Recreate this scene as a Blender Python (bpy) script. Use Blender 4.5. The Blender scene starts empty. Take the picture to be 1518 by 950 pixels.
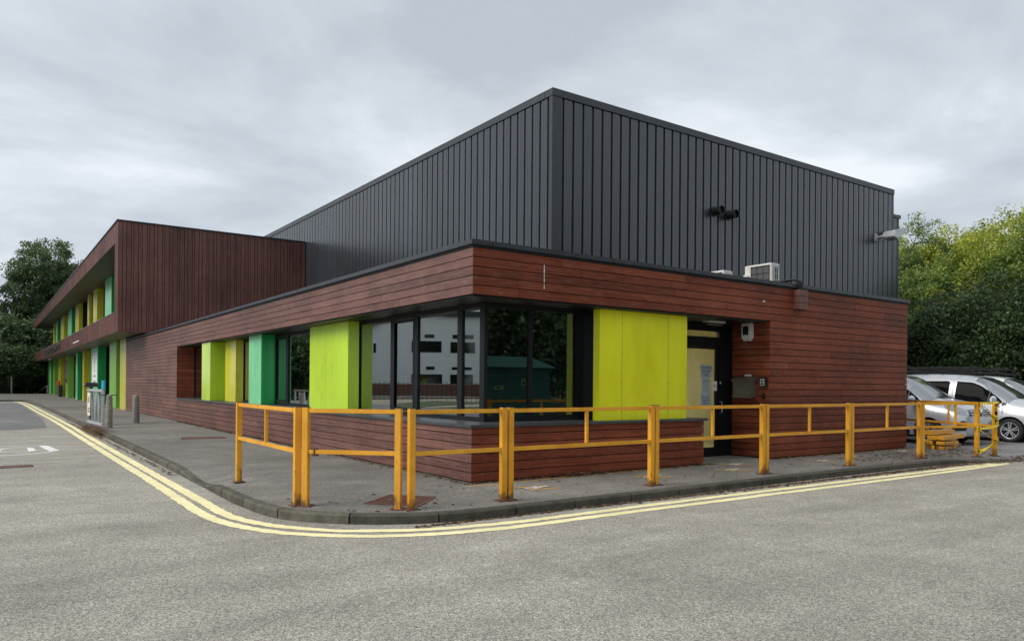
import bpy, bmesh, math, random
import numpy as np
from mathutils import Vector, Matrix, geometry
R = math.radians
random.seed(7); rng = np.random.default_rng(7)
sc = bpy.context.scene

# ------------------------------------------------------------------ camera, world, sun, exposure
cd = bpy.data.cameras.new('camera'); cam = bpy.data.objects.new('camera', cd)
sc.collection.objects.link(cam); sc.camera = cam
YAW = 54.814
cam.matrix_world = Matrix.Translation((-5.791, -9.223, 1.55)) @ Matrix.Rotation(R(YAW-90), 4, 'Z') @ Matrix.Rotation(R(90), 4, 'X') @ Matrix.Rotation(R(0.467), 4, 'Z')
cd.sensor_width = 36; cd.sensor_fit = 'HORIZONTAL'; cd.lens = 1107.935/1518*36
cd.shift_y = (570.112-475)/1518; cd.clip_start = .05; cd.clip_end = 2000

SUN_EL, SUN_AZ = 42, 168          # azimuth measured ccw from +X (where the light comes from)
w = bpy.data.worlds.new('World'); sc.world = w; w.use_nodes = True
nt = w.node_tree; N = nt.nodes; L = nt.links; N.clear()
out = N.new('ShaderNodeOutputWorld')
sky = N.new('ShaderNodeTexSky'); sky.sky_type = 'NISHITA'; sky.sun_disc = False
sky.sun_elevation = R(SUN_EL); sky.sun_rotation = R(90-SUN_AZ)
b1 = N.new('ShaderNodeBackground'); b1.inputs[1].default_value = .1; L.new(sky.outputs[0], b1.inputs[0])
tc = N.new('ShaderNodeTexCoord'); sep = N.new('ShaderNodeSeparateXYZ'); L.new(tc.outputs['Generated'], sep.inputs[0])
def m1(op, a, b=None, nt_=nt):
    n = nt_.nodes.new('ShaderNodeMath'); n.operation = op
    for i, v in enumerate((a, b)):
        if v is None: continue
        if isinstance(v, (int, float)): n.inputs[i].default_value = v
        else: nt_.links.new(v, n.inputs[i])
    return n.outputs[0]
zz = m1('ADD', m1('MAXIMUM', sep.outputs[2], 0.0), .22)
cx = m1('DIVIDE', sep.outputs[0], zz); cy = m1('DIVIDE', sep.outputs[1], zz)
cmb = N.new('ShaderNodeCombineXYZ'); L.new(cx, cmb.inputs[0]); L.new(cy, cmb.inputs[1])
nz = N.new('ShaderNodeTexNoise'); nz.inputs['Scale'].default_value = 1.35; nz.inputs['Detail'].default_value = 8; nz.inputs['Roughness'].default_value = .54
nz.inputs['Distortion'].default_value = .3; L.new(cmb.outputs[0], nz.inputs['Vector'])
rp = N.new('ShaderNodeValToRGB'); L.new(nz.outputs[0], rp.inputs[0])
e = rp.color_ramp.elements
e[0].position = .36; e[0].color = (.385, .425, .468, 1)
e[1].position = .64; e[1].color = (.66, .695, .73, 1)
x_ = rp.color_ramp.elements.new(.50); x_.color = (.485, .53, .575, 1)
b2 = N.new('ShaderNodeBackground'); b2.inputs[1].default_value = 1.0; L.new(rp.outputs[0], b2.inputs[0])
mx = N.new('ShaderNodeMixShader'); mx.inputs[0].default_value = .95
L.new(b1.outputs[0], mx.inputs[1]); L.new(b2.outputs[0], mx.inputs[2]); L.new(mx.outputs[0], out.inputs[0])
sd = bpy.data.lights.new('sun', 'SUN'); sd.energy = 2.0; sd.angle = R(40); sd.color = (1, .93, .85)
so = bpy.data.objects.new('sun', sd); sc.collection.objects.link(so)
dv = Vector((math.cos(R(SUN_AZ))*math.cos(R(SUN_EL)), math.sin(R(SUN_AZ))*math.cos(R(SUN_EL)), math.sin(R(SUN_EL))))
so.rotation_euler = dv.to_track_quat('Z', 'Y').to_euler(); so.location = (0, 0, 30)
vs = sc.view_settings; vs.view_transform = 'Standard'; vs.look = 'None'; vs.gamma = 1; vs.exposure = 0.47
try: vs.use_curve_mapping = False
except Exception: pass
sc.cycles.max_bounces = 8; sc.cycles.transparent_max_bounces = 12

# ------------------------------------------------------------------ materials
class G:
    """tiny node-graph helper"""
    def __init__(s, name):
        s.m = bpy.data.materials.new(name); s.m.use_nodes = True; s.t = s.m.node_tree
        s.p = s.t.nodes['Principled BSDF']; s._o = None
    def n(s, k, **kw):
        n = s.t.nodes.new(k)
        for a, v in kw.items(): setattr(n, a, v)
        return n
    def link(s, a, b): s.t.links.new(a, b)
    def obj(s): 
        if not s._o: s._o = s.n('ShaderNodeTexCoord').outputs['Object']
        return s._o
    def geo(s): return s.n('ShaderNodeNewGeometry').outputs['Position']
    def mapping(s, v, scale):
        m = s.n('ShaderNodeMapping'); m.inputs['Scale'].default_value = scale; s.link(v, m.inputs[0]); return m.outputs[0]
    def noise(s, v, scale, detail=4, rough=.55, dist=0):
        n = s.n('ShaderNodeTexNoise'); s.link(v, n.inputs['Vector'])
        n.inputs['Scale'].default_value = scale; n.inputs['Detail'].default_value = detail
        n.inputs['Roughness'].default_value = rough; n.inputs['Distortion'].default_value = dist
        return n.outputs[0]
    def voro(s, v, scale, out='Color'):
        n = s.n('ShaderNodeTexVoronoi'); s.link(v, n.inputs['Vector']); n.inputs['Scale'].default_value = scale
        return n.outputs[out]
    def ramp(s, f, stops, interp='LINEAR'):
        n = s.n('ShaderNodeValToRGB'); s.link(f, n.inputs[0]); r = n.color_ramp; r.interpolation = interp
        while len(r.elements) < len(stops): r.elements.new(.5)
        for e_, (p, c) in zip(r.elements, stops):
            e_.position = p; e_.color = (*c, 1) if isinstance(c, tuple) else (c, c, c, 1)
        return n.outputs[0]
    def mix(s, f, a, b, mode='MIX'):
        n = s.n('ShaderNodeMix', data_type='RGBA', blend_type=mode)
        for sock, v in ((n.inputs[0], f), (n.inputs[6], a), (n.inputs[7], b)):
            if isinstance(v, (int, float)): sock.default_value = v
            elif isinstance(v, tuple): sock.default_value = (*v, 1)
            else: s.link(v, sock)
        return n.outputs[2]
    def attr(s, name='rnd'): return s.n('ShaderNodeAttribute', attribute_name=name).outputs['Fac']
    def math(s, op, a, b=None): return m1(op, a, b, s.t)
    def col(s, c):
        if isinstance(c, tuple): s.p.inputs['Base Color'].default_value = (*c, 1)
        else: s.link(c, s.p.inputs['Base Color'])
    def set(s, rough=None, metal=None, spec=None, coat=None):
        for k, v in (('Roughness', rough), ('Metallic', metal), ('Specular IOR Level', spec), ('Coat Weight', coat)):
            if v is None: continue
            if isinstance(v, (int, float)): s.p.inputs[k].default_value = v
            else: s.link(v, s.p.inputs[k])
        return s
    def bump(s, h, strength=.3, dist=.01):
        b = s.n('ShaderNodeBump'); b.inputs['Strength'].default_value = strength; b.inputs['Distance'].default_value = dist
        s.link(h, b.inputs['Height']); s.link(b.outputs[0], s.p.inputs['Normal'])

def plain(name, c, rough=.5, metal=0, var=.12, scale=3, spec=.5, coat=0, bump=0):
    g = G(name); v = g.obj()
    n = g.noise(v, scale, 6, .6)
    a = tuple(x*(1-var) for x in c); b = tuple(min(1, x*(1+var)) for x in c)
    g.col(g.ramp(n, [(.3, a), (.7, b)])); g.set(rough, metal, spec, coat)
    g.link(g.ramp(g.noise(v, scale*4, 3), [(.3, max(0, rough-.07)), (.7, min(1, rough+.07))]), g.p.inputs['Roughness'])
    if bump: g.bump(g.noise(v, 40, 4), bump, .01)
    return g.m

def wood(name, dark, mid, light, horiz=True, rough=.42, wear=.5, spec=.32):
    g = G(name); v = g.obj(); r = g.attr()
    base = g.ramp(r, [(0, dark), (.5, mid), (1, light)])
    sc3 = (.5, .5, 22) if horiz else (14, 14, .5)
    gr = g.noise(g.mapping(v, sc3), 1.6, 8, .7, .4)
    c = g.mix(.5, base, g.ramp(gr, [(.3, tuple(x*.45 for x in mid)), (.7, tuple(x*1.45 for x in light))]))
    # broad blotches and pale weathering
    bl = g.noise(v, .55, 5, .65)
    c = g.mix(1.0, c, g.ramp(bl, [(.3, .62), (.7, 1.28)]), 'MULTIPLY')
    sp = g.noise(g.mapping(v, (1.6, 1.6, 9) if horiz else (9, 9, 1.2)), 2.2, 8, .75)
    wf = g.ramp(sp, [(.50, 0.0), (.74, wear)])
    c = g.mix(wf, c, (.27, .165, .135))
    # small pale chips
    ch = g.noise(v, 9, 3, .6); cf = g.ramp(ch, [(.70, 0.0), (.76, .6)])
    c = g.mix(cf, c, (.42, .33, .29))
    g.col(c); g.set(g.ramp(gr, [(.3, rough-.1), (.7, rough+.12)]), 0, spec)
    g.bump(gr, .25, .004)
    return g.m
M_wood = wood('horizontal timber boards', (.085, .0175, .0085), (.165, .0350, .0155), (.29, .074, .034), True, .5, .5, .2)
M_woodleft = wood('weathered horizontal timber boards', (.075, .031, .025), (.125, .053, .043), (.19, .090, .074), True, .42, .6, .4)
M_woodv = wood('vertical timber boards', (.10, .041, .033), (.155, .064, .052), (.205, .09, .072), False, .45, .25)
M_soffit = plain('soffit boards', (.014, .010, .010), .45, var=.2, spec=.3)
M_soffitw = plain('wing soffit boards', (.09, .075, .055), .5, var=.2)
M_gap = plain('black membrane', (.006, .006, .007), .8)
M_flash = plain('dark grey flashing', (.033, .037, .045), .38, .0, .15)
M_edge = plain('pale metal edge', (.30, .31, .32), .4, .3)

def cladding():
    g = G('dark coated steel'); v = g.obj()
    n = g.noise(g.mapping(v, (1, 1, .25)), .9, 6, .6)
    st = g.noise(g.mapping(v, (9, 9, .25)), 1.5, 5, .7)
    c = g.ramp(n, [(.3, (.012, .0165, .024)), (.7, (.020, .026, .037))])
    c = g.mix(1.0, c, g.ramp(st, [(.3, .74), (.72, 1.28)]), 'MULTIPLY')
    c = g.mix(1.0, c, g.ramp(g.attr(), [(0, .78), (1, 1.28)]), 'MULTIPLY')
    g.bump(g.noise(g.mapping(v, (1.3, 1.3, .45)), 1.1, 3), .25, .02)
    g.col(c); g.set(g.ramp(st, [(.3, .26), (.7, .40)]), .1, .7); g.p.inputs['Coat Weight'].default_value = .55; g.p.inputs['Coat Roughness'].default_value = .22
    return g.m
M_clad = cladding()

def panel(name, c):
    # faint grime film and rain streaks
    g = G(name); v = g.obj()
    n = g.noise(g.mapping(v, (1.2, 1.2, .5)), 1.3, 6, .6)
    streak = g.noise(g.mapping(v, (14, 14, .7)), 1.2, 4, .6)
    k = g.mix(1.0, c, g.ramp(n, [(.3, .86), (.7, 1.1)]), 'MULTIPLY')
    k = g.mix(g.ramp(streak, [(.56, 0.0), (.8, .25)]), k, tuple(x*.55 for x in c))
    g.col(k); g.set(g.ramp(n, [(.3, .25), (.7, .38)]), 0, .6, .6); g.p.inputs['Coat Roughness'].default_value = .14
    return g.m
PC = dict(lime=(.52, .76, .03), yellowgreen=(.86, .87, .010), green=(.010, .40, .09), olive=(.66, .62, .035), leaf=(.26, .58, .07), mint=(.22, .74, .36))
PM = {k: panel('coated panel '+k, v) for k, v in PC.items()}
M_frame = plain('black aluminium', (.009, .010, .013), .45, 0, .15, spec=.25)
M_steelbase = plain('grey jamb', (.010, .011, .014), .5, spec=.25)
M_sill = plain('slate grey sill', (.055, .062, .07), .32, 0, .3, scale=1.5)

def glass(name, base=.035, powr=1.45, tint=(.55, .62, .62)):
    g = G(name); t = g.t; t.nodes.remove(g.p); o = t.nodes['Material Output']
    gl = g.n('ShaderNodeBsdfGlossy'); gl.inputs['Roughness'].default_value = .004; gl.inputs['Color'].default_value = (.93, .97, .97, 1)
    tr = g.n('ShaderNodeBsdfTransparent'); tr.inputs['Color'].default_value = (*tint, 1)
    lw = g.n('ShaderNodeLayerWeight'); lw.inputs[0].default_value = .5
    f = g.math('ADD', g.math('MULTIPLY', g.math('POWER', lw.outputs['Facing'], powr), 1-base), base)
    m = g.n('ShaderNodeMixShader'); g.link(f, m.inputs[0]); g.link(tr.outputs[0], m.inputs[1]); g.link(gl.outputs[0], m.inputs[2])
    g.link(m.outputs[0], o.inputs[0]); return g.m
M_glass = glass('coated window glass')
M_doorglass = glass('door glass', .02, 4.0, (.9, .92, .88))
def darkglass():
    g = G('dark window glass'); g.col((.004, .007, .008)); g.set(.05, 0, .8)
    g.p.inputs['IOR'].default_value = 1.9; return g.m
M_dglass = darkglass()
def wscreen():
    g = G('windscreen glass'); g.col((.03, .035, .04)); g.set(.06, 0, 1.0); g.p.inputs['IOR'].default_value = 2.6; return g.m
M_wscreen = wscreen()
def vanglass():
    g = G('van window glass'); g.col((.004, .005, .006)); g.set(.06, 0, .04); return g.m
M_vglass = vanglass()
M_blind = plain('grey blind slats', (.16, .17, .17), .5)
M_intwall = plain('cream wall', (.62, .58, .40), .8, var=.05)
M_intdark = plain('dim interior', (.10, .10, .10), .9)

def asphalt(name, lo, hi, pale=(.42, .41, .40), grit=150, patch=.25):
    g = G(name); v = g.geo()
    big = g.noise(v, .22, 6, .6); med = g.noise(v, 1.7, 6, .65)
    st = g.noise(g.mapping(v, (.35, 2.2, 1)), .8, 5, .6, .5)
    c = g.ramp(med, [(.28, lo), (.72, hi)])
    c = g.mix(1.0, c, g.ramp(big, [(.34, 1-patch), (.66, 1+patch)]), 'MULTIPLY')
    c = g.mix(1.0, c, g.ramp(st, [(.3, .84), (.68, 1.12)]), 'MULTIPLY')
    vo = g.voro(v, grit)
    bw = g.n('ShaderNodeRGBToBW'); g.link(vo, bw.inputs[0])
    c = g.mix(1.0, c, g.ramp(bw.outputs[0], [(.15, .46), (.5, .96), (.85, 1.66)]), 'MULTIPLY')
    vo2 = g.voro(v, grit*.42); bw2 = g.n('ShaderNodeRGBToBW'); g.link(vo2, bw2.inputs[0])
    c = g.mix(1.0, c, g.ramp(bw2.outputs[0], [(.2, .84), (.85, 1.17)]), 'MULTIPLY')
    spk = g.noise(v, 26, 3, .5)
    c = g.mix(g.ramp(spk, [(.78, 0.0), (.84, .4)]), c, pale)
    # dark worn stains, sealed cracks, oil drips
    s2 = g.noise(v, .55, 6, .7, 1.2)
    c = g.mix(g.ramp(s2, [(.56, 0.0), (.74, .24)]), c, tuple(x*.5 for x in lo))
    ol = g.noise(v, 3.1, 4, .6, .6); c = g.mix(g.ramp(ol, [(.70, 0.0), (.78, .35)]), c, tuple(x*.35 for x in lo))
    ed = g.n('ShaderNodeTexVoronoi', feature='DISTANCE_TO_EDGE'); ed.inputs['Scale'].default_value = .42
    nz_ = g.n('ShaderNodeTexNoise'); nz_.inputs['Scale'].default_value = 2.2; nz_.inputs['Detail'].default_value = 6; g.link(v, nz_.inputs['Vector'])
    wv = g.mix(.5, v, nz_.outputs[1], 'ADD'); g.link(wv, ed.inputs['Vector'])
    gate = g.ramp(g.noise(v, .35, 2), [(.52, 0.0), (.6, .45)])
    c = g.mix(g.math('MULTIPLY', g.ramp(ed.outputs['Distance'], [(.0, 1.0), (.006, 0.0)]), gate), c, tuple(x*.4 for x in lo))
    g.col(c); g.set(.82, 0, .35)
    h = g.voro(v, grit, 'Distance'); g.bump(h, .35, .006)
    return g.m
M_road = asphalt('worn grey asphalt', (.262, .248, .212), (.325, .309, .268), (.6, .58, .55), grit=125, patch=.16)
M_patch = asphalt('darker asphalt patch', (.14, .142, .142), (.19, .19, .188), grit=95)
M_pave = asphalt('footway asphalt', (.15, .141, .126), (.20, .189, .171), grit=125, patch=.22)
M_park = asphalt('car park asphalt', (.15, .147, .143), (.23, .225, .22), grit=120)
def kerb_m():
    g = G('weathered concrete kerb'); v = g.geo(); n = g.noise(v, 5, 8, .75); f = g.noise(v, 60, 3)
    c = g.ramp(n, [(.3, (.045, .044, .034)), (.7, (.125, .118, .092))]); c = g.mix(1.0, c, g.ramp(g.attr(), [(0, .78), (1, 1.3)]), 'MULTIPLY')
    c = g.mix(g.ramp(f, [(.62, 0.0), (.75, .5)]), c, (.22, .21, .18)); g.col(c); g.set(.88, 0, .3); g.bump(f, .5, .006); return g.m
M_kerb = kerb_m()
M_conc = plain('weathered concrete', (.22, .21, .185), .85, var=.35, scale=8, bump=.5)
def paint(name, c, wear=.5, under=(.2, .2, .19), sc_=14):
    g = G(name); v = g.geo()
    n = g.noise(v, sc_, 8, .75); b = g.noise(v, 1.3, 4, .6)
    f = g.ramp(n, [(.62-.1*wear, 0.0), (.72, 1.0)])
    k = g.mix(1.0, c, g.ramp(b, [(.3, .84), (.7, 1.08)]), 'MULTIPLY')
    vo = g.voro(v, 140); bw = g.n('ShaderNodeRGBToBW'); g.link(vo, bw.inputs[0])
    k = g.mix(1.0, k, g.ramp(bw.outputs[0], [(.2, .86), (.8, 1.08)]), 'MULTIPLY')
    g.col(g.mix(g.math('MULTIPLY', f, .75), k, under)); g.set(.7, 0, .35); return g.m
M_yline = paint('yellow road paint', (.88, .81, .46), .45)
M_wline = paint('worn white road paint', (.62, .61, .57), .3)
M_wblock = paint('fresh white road paint', (.75, .75, .74), .0)
M_oline = paint('worn orange floor paint', (.62, .36, .07), 1.0)
M_rust = plain('rusty cast iron', (.12, .055, .04), .8, 0, .45, scale=14, bump=.5)
def railpaint():
    g = G('chipped amber paint'); v = g.geo()
    n = g.noise(v, 2.2, 5, .6); d = g.noise(g.mapping(v, (1, 1, .6)), 14, 8, .75)
    c = g.ramp(n, [(.3, (.68, .29, .010)), (.7, (.86, .44, .035))])
    c = g.mix(g.ramp(d, [(.60, 0.0), (.70, .8)]), c, (.15, .075, .03))
    sz = g.n('ShaderNodeSeparateXYZ'); g.link(v, sz.inputs[0]); foot = g.ramp(sz.outputs[2], [(.12, .30), (.42, 0.0)])
    rs = g.noise(g.mapping(v, (1, 1, .5)), 9, 6, .7); c = g.mix(g.ramp(g.math('ADD', rs, foot), [(.66, 0.0), (.8, .85)]), c, (.11, .05, .022))
    gm = g.noise(v, 7, 6, .7)
    nrm = g.n('ShaderNodeNewGeometry').outputs['Normal']; sp = g.n('ShaderNodeSeparateXYZ'); g.link(nrm, sp.inputs[0])
    c = g.mix(g.math('MULTIPLY', g.ramp(gm, [(.42, 0.0), (.6, .8)]), g.math('MAXIMUM', sp.outputs[2], .12)), c, (.12, .10, .035))
    g.col(c); g.set(.42, 0, .5); g.bump(d, .2, .003); return g.m
M_rail = railpaint()
M_cap = plain('dark post cap', (.04, .042, .045), .5)
M_galv = plain('galvanised steel', (.50, .52, .54), .4, .35, .2, scale=12)
M_white = plain('white painted metal', (.62, .61, .57), .45, 0, .12, scale=6)
M_offwhite = plain('white plastic', (.70, .70, .68), .4)
M_black = plain('black plastic', (.012, .012, .013), .45)
M_rubber = plain('tyre rubber', (.018, .018, .019), .75)
M_grill = plain('dark fan grille', (.07, .072, .075), .5)
M_paper = plain('white paper', (.72, .73, .72), .7, var=.03)
M_bluepaper = plain('pale blue paper', (.36, .44, .47), .7, var=.03)
M_ink = plain('dark ink', (.02, .02, .03), .6)
M_red = plain('red box', (.45, .02, .02), .5)
M_cyan = plain('cyan plastic', (.05, .45, .75), .4)
M_ysticker = plain('yellow sticker', (.75, .55, .05), .5)
M_mail = plain('bronze grey metal', (.16, .145, .115), .4, .4)
M_orange = plain('brown print', (.35, .16, .07), .6)
def carpaint(name, c, metal):
    g = G(name); g.col(c); g.set(.28, metal, .5, .8); g.p.inputs['Coat Roughness'].default_value = .05
    n = g.noise(g.obj(), 500, 1); g.link(g.ramp(n, [(.3, .24), (.7, .34)]), g.p.inputs['Roughness']); return g.m
M_silver = carpaint('silver car paint', (.52, .54, .57), .35)
M_vwhite = carpaint('white car paint', (.75, .75, .75), 0)
M_chrome = G('chrome').set(.12, 1.0).m; M_chrome.node_tree.nodes['Principled BSDF'].inputs['Base Color'].default_value = (.75, .76, .78, 1)
M_lamp = G('headlamp lens').set(.06, .3, .8, 1.0).m; M_lamp.node_tree.nodes['Principled BSDF'].inputs['Base Color'].default_value = (.30, .32, .35, 1)
M_render = plain('white render wall', (.88, .89, .91), .7, var=.04, scale=.6)
M_brick = plain('red brick base', (.20, .10, .075), .85, var=.3, scale=6)
M_roofd = plain('dark roof edge', (.04, .045, .05), .5)
M_shed = plain('green painted steel', (.008, .075, .055), .6)
def bark(name, c):
    g = G(name); v = g.obj(); n = g.noise(g.mapping(v, (6, 6, 1.2)), 2, 6, .7)
    g.col(g.ramp(n, [(.3, tuple(x*.55 for x in c)), (.7, tuple(x*1.3 for x in c))])); g.set(.9); g.bump(n, .6, .03); return g.m
M_bark = bark('tree bark', (.09, .075, .055))
def leaf(name, stops):
    g = G(name); r = g.attr(); c = g.ramp(r, stops)
    c = g.mix(1.0, c, g.ramp(g.noise(g.obj(), .5, 3), [(.3, .72), (.7, 1.25)]), 'MULTIPLY')
    g.col(c); g.set(.5, 0, .35)
    tl = g.n('ShaderNodeBsdfTranslucent'); g.link(c, tl.inputs[0]); mx_ = g.n('ShaderNodeMixShader'); mx_.inputs[0].default_value = .3
    o = g.t.nodes['Material Output']; g.link(g.p.outputs[0], mx_.inputs[1]); g.link(tl.outputs[0], mx_.inputs[2]); g.link(mx_.outputs[0], o.inputs[0])
    return g.m
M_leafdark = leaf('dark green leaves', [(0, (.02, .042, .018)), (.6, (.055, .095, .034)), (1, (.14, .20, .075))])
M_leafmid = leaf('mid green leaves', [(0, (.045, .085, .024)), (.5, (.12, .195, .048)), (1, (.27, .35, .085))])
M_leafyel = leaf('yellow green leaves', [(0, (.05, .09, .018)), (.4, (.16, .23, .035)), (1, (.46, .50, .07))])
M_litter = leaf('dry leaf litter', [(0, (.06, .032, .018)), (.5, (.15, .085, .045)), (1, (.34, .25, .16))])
def grass_m():
    g = G('rough grass'); v = g.geo(); g.col(g.ramp(g.noise(v, .6, 8, .7), [(.3, (.03, .06, .015)), (.7, (.09, .12, .035))])); g.set(.9)
    g.bump(g.noise(v, 12, 4), .6, .05); return g.m
M_grass = grass_m()
M_gravel = asphalt('pale gravel', (.26, .23, .17), (.40, .36, .28), grit=25)

# ------------------------------------------------------------------ mesh helpers
ORG = {}
class MB:
    def __init__(s): s.v = []; s.f = []; s.mi = []; s.r = []
    def add(s, vs_, fs, mi=0, rnd=0.5):
        b = len(s.v); s.v += [tuple(map(float, p)) for p in vs_]
        for f in fs: s.f.append(tuple(b+i for i in f)); s.mi.append(mi); s.r.append(rnd)
        return s
    def box(s, x0, x1, y0, y1, z0, z1, mi=0, rnd=.5):
        x0, x1 = sorted((x0, x1)); y0, y1 = sorted((y0, y1)); z0, z1 = sorted((z0, z1))
        return s.add([(x0,y0,z0),(x1,y0,z0),(x1,y1,z0),(x0,y1,z0),(x0,y0,z1),(x1,y0,z1),(x1,y1,z1),(x0,y1,z1)],
                     [(0,3,2,1),(4,5,6,7),(0,1,5,4),(1,2,6,5),(2,3,7,6),(3,0,4,7)], mi, rnd)
    def bar(s, a, b, wdt, hgt, mi=0, up=(0, 0, 1), rnd=.5):
        a, b = Vector(a), Vector(b); d = (b-a).normalized(); u = Vector(up)
        if abs(d.dot(u)) > .98: u = Vector((1, 0, 0)) if abs(d.x) < .9 else Vector((0, 1, 0))
        r = d.cross(u).normalized(); u = r.cross(d).normalized(); P = []
        for c in (a, b):
            for sx, sy in ((-1,-1),(1,-1),(1,1),(-1,1)): P.append(c + r*sx*wdt/2 + u*sy*hgt/2)
        return s.add(P, [(0,1,2,3),(7,6,5,4),(0,4,5,1),(1,5,6,2),(2,6,7,3),(3,7,4,0)], mi, rnd)
    def tube(s, pts, rad, n=8, mi=0, caps=True, rnd=.5):
        pts = [Vector(p) for p in pts]; rad = rad if isinstance(rad, (list, tuple)) else [rad]*len(pts); P = []
        for i, p in enumerate(pts):
            d = (pts[min(i+1, len(pts)-1)]-pts[max(i-1, 0)]).normalized()
            u = Vector((0, 0, 1)) if abs(d.z) < .95 else Vector((1, 0, 0)); r = d.cross(u).normalized(); u = r.cross(d)
            for k in range(n):
                a = 2*math.pi*k/n; P.append(p + r*math.cos(a)*rad[i] + u*math.sin(a)*rad[i])
        F = [(i*n+k, i*n+(k+1)%n, (i+1)*n+(k+1)%n, (i+1)*n+k) for i in range(len(pts)-1) for k in range(n)]
        if caps: F += [tuple(reversed(range(n))), tuple((len(pts)-1)*n+k for k in range(n))]
        return s.add(P, F, mi, rnd)
    def prism(s, poly, axis, a, b, mi=0, rnd=.5):
        """poly in the two other axes; extruded from a to b along axis"""
        def P(p, t): return {'x': (t, p[0], p[1]), 'y': (p[0], t, p[1]), 'z': (p[0], p[1], t)}[axis]
        n = len(poly); V_ = [P(p, a) for p in poly]+[P(p, b) for p in poly]
        return s.add(V_, [tuple(range(n))[::-1], tuple(range(n, 2*n))]+[(i, (i+1) % n, n+(i+1) % n, n+i) for i in range(n)], mi, rnd)
    def build(s, name, mats, parent=None, smooth=False, bevel=0, local=False, fixn=True):
        if not isinstance(mats, (list, tuple)): mats = [mats]
        o3 = Vector((0, 0, 0)) if (local or parent is None) else ORG.get(parent.name, Vector((0, 0, 0)))
        me = bpy.data.meshes.new(name); me.from_pydata([tuple(Vector(p)-o3) for p in s.v], [], s.f)
        for m in mats: me.materials.append(m)
        me.polygons.foreach_set('material_index', s.mi)
        at = me.attributes.new('rnd', 'FLOAT', 'FACE'); at.data.foreach_set('value', s.r)
        if fixn:
            bm = bmesh.new(); bm.from_mesh(me); bmesh.ops.recalc_face_normals(bm, faces=bm.faces)
            if bevel:
                es = [e_ for e_ in bm.edges if len(e_.link_faces) == 2 and e_.calc_face_angle(0) > .6]
                bmesh.ops.bevel(bm, geom=es, offset=bevel, segments=2, affect='EDGES', clamp_overlap=True)
            bm.to_mesh(me); bm.free()
        if smooth:
            me.polygons.foreach_set('use_smooth', [True]*len(me.polygons))
            try: me.set_sharp_from_angle(angle=R(38))
            except Exception: pass
        me.update()
        o = bpy.data.objects.new(name, me); sc.collection.objects.link(o)
        if parent: o.parent = parent
        ORG[o.name] = o3.copy() if parent else Vector((0, 0, 0))
        return o
def tag(o, label=None, cat=None, group=None, kind=None):
    if label: o['label'] = label
    if cat: o['category'] = cat
    if group: o['group'] = group
    if kind: o['kind'] = kind
    return o
def thing(name, loc, label, cat, group=None, rz=0):
    o = bpy.data.objects.new(name, None); o.empty_display_size = .2; sc.collection.objects.link(o)
    o.location = loc; o.rotation_euler[2] = rz; ORG[o.name] = Vector(loc)
    return tag(o, label, cat, group)
def copy_tree(o, parent=None):
    c = o.copy(); sc.collection.objects.link(c); c.parent = parent
    ORG[c.name] = ORG.get(o.name, Vector((0, 0, 0)))
    for ch in list(o.children): copy_tree(ch, c)
    return c
def text(name, body, size, mat, parent, loc, rot, ext=.002, align='CENTER', sx=1.0):
    cu = bpy.data.curves.new(name, 'FONT'); cu.body = body; cu.size = size; cu.extrude = ext
    cu.align_x = align; cu.align_y = 'CENTER'; cu.space_line = .95
    t = bpy.data.objects.new(name+'_tmp', cu); sc.collection.objects.link(t)
    dg = bpy.context.evaluated_depsgraph_get(); me = bpy.data.meshes.new_from_object(t.evaluated_get(dg))
    bpy.data.objects.remove(t); me.materials.clear(); me.materials.append(mat)
    me.transform(Matrix.Translation(Vector(loc)-ORG.get(parent.name, Vector((0,0,0)))) @ rot.to_4x4() @ Matrix.Diagonal((sx, 1, 1, 1)))
    o = bpy.data.objects.new(name, me); sc.collection.objects.link(o); o.parent = parent
    return o
ROT_FRONT = Matrix.Rotation(R(90), 3, 'X')                                   # faces -Y
ROT_LEFT = Matrix.Rotation(R(-90), 3, 'Z') @ Matrix.Rotation(R(90), 3, 'X')   # faces -X

# ------------------------------------------------------------------ ground, road, kerb, pavement
mb = MB(); mb.add([(-900, -900, -.03), (900, -900, -.03), (900, 900, -.03), (-900, 900, -.03)], [(0, 1, 2, 3)])
tag(mb.build('ground', M_grass), kind='structure')
mb = MB(); mb.add([(-17, -28, 0), (60, -28, 0), (60, 75, 0), (-17, 75, 0)], [(0, 1, 2, 3)])
tag(mb.build('road', M_road), kind='structure')
mb = MB(); mb.add([(-45, 38, 0), (-17.1, 34, 0), (-17.1, 60, 0), (-50, 64, 0)], [(0, 1, 2, 3)])
tag(mb.build('gravel_path', M_gravel), kind='structure')
mb = MB(); mb.add([(-16.9, 19.6, .004), (-4.9, 19.1, .004), (-4.1, 19.9, .004), (-3.85, 27, .004), (-3.85, 48, .004), (-4.2, 53, .004), (-16.9, 53.5, .004)], [tuple(range(7))])
tag(mb.build('road_patch', M_patch), kind='structure')
KP = [(-40,59,.11),(-6,58.2,.11),(-3.9,57.2,.11),(-3.35,55,.11),(-3.1,40,.11),(-3.08,25,.11),(-3.07,13.6,.11),(-3.10,7.6,.11),(-3.12,5.2,.11),(-3.13,4.3,.10),
      (-3.14,3.5,.05),(-3.15,2.9,.02),(-3.15,2.45,.035),(-3.16,1.9,.09),(-3.17,1.3,.11),(-3.17,.4,.11),(-3.05,-.7,.11),(-2.6,-1.38,.11),(-1.95,-1.82,.11),(-1.24,-1.98,.11),
      (0,-1.98,.11),(2.5,-1.95,.11),(5,-1.9,.11),(8.5,-1.88,.11),(10.2,-1.93,.10),(11.0,-2.05,.06),(11.8,-2.3,.015),(12.4,-2.45,.004)]
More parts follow.
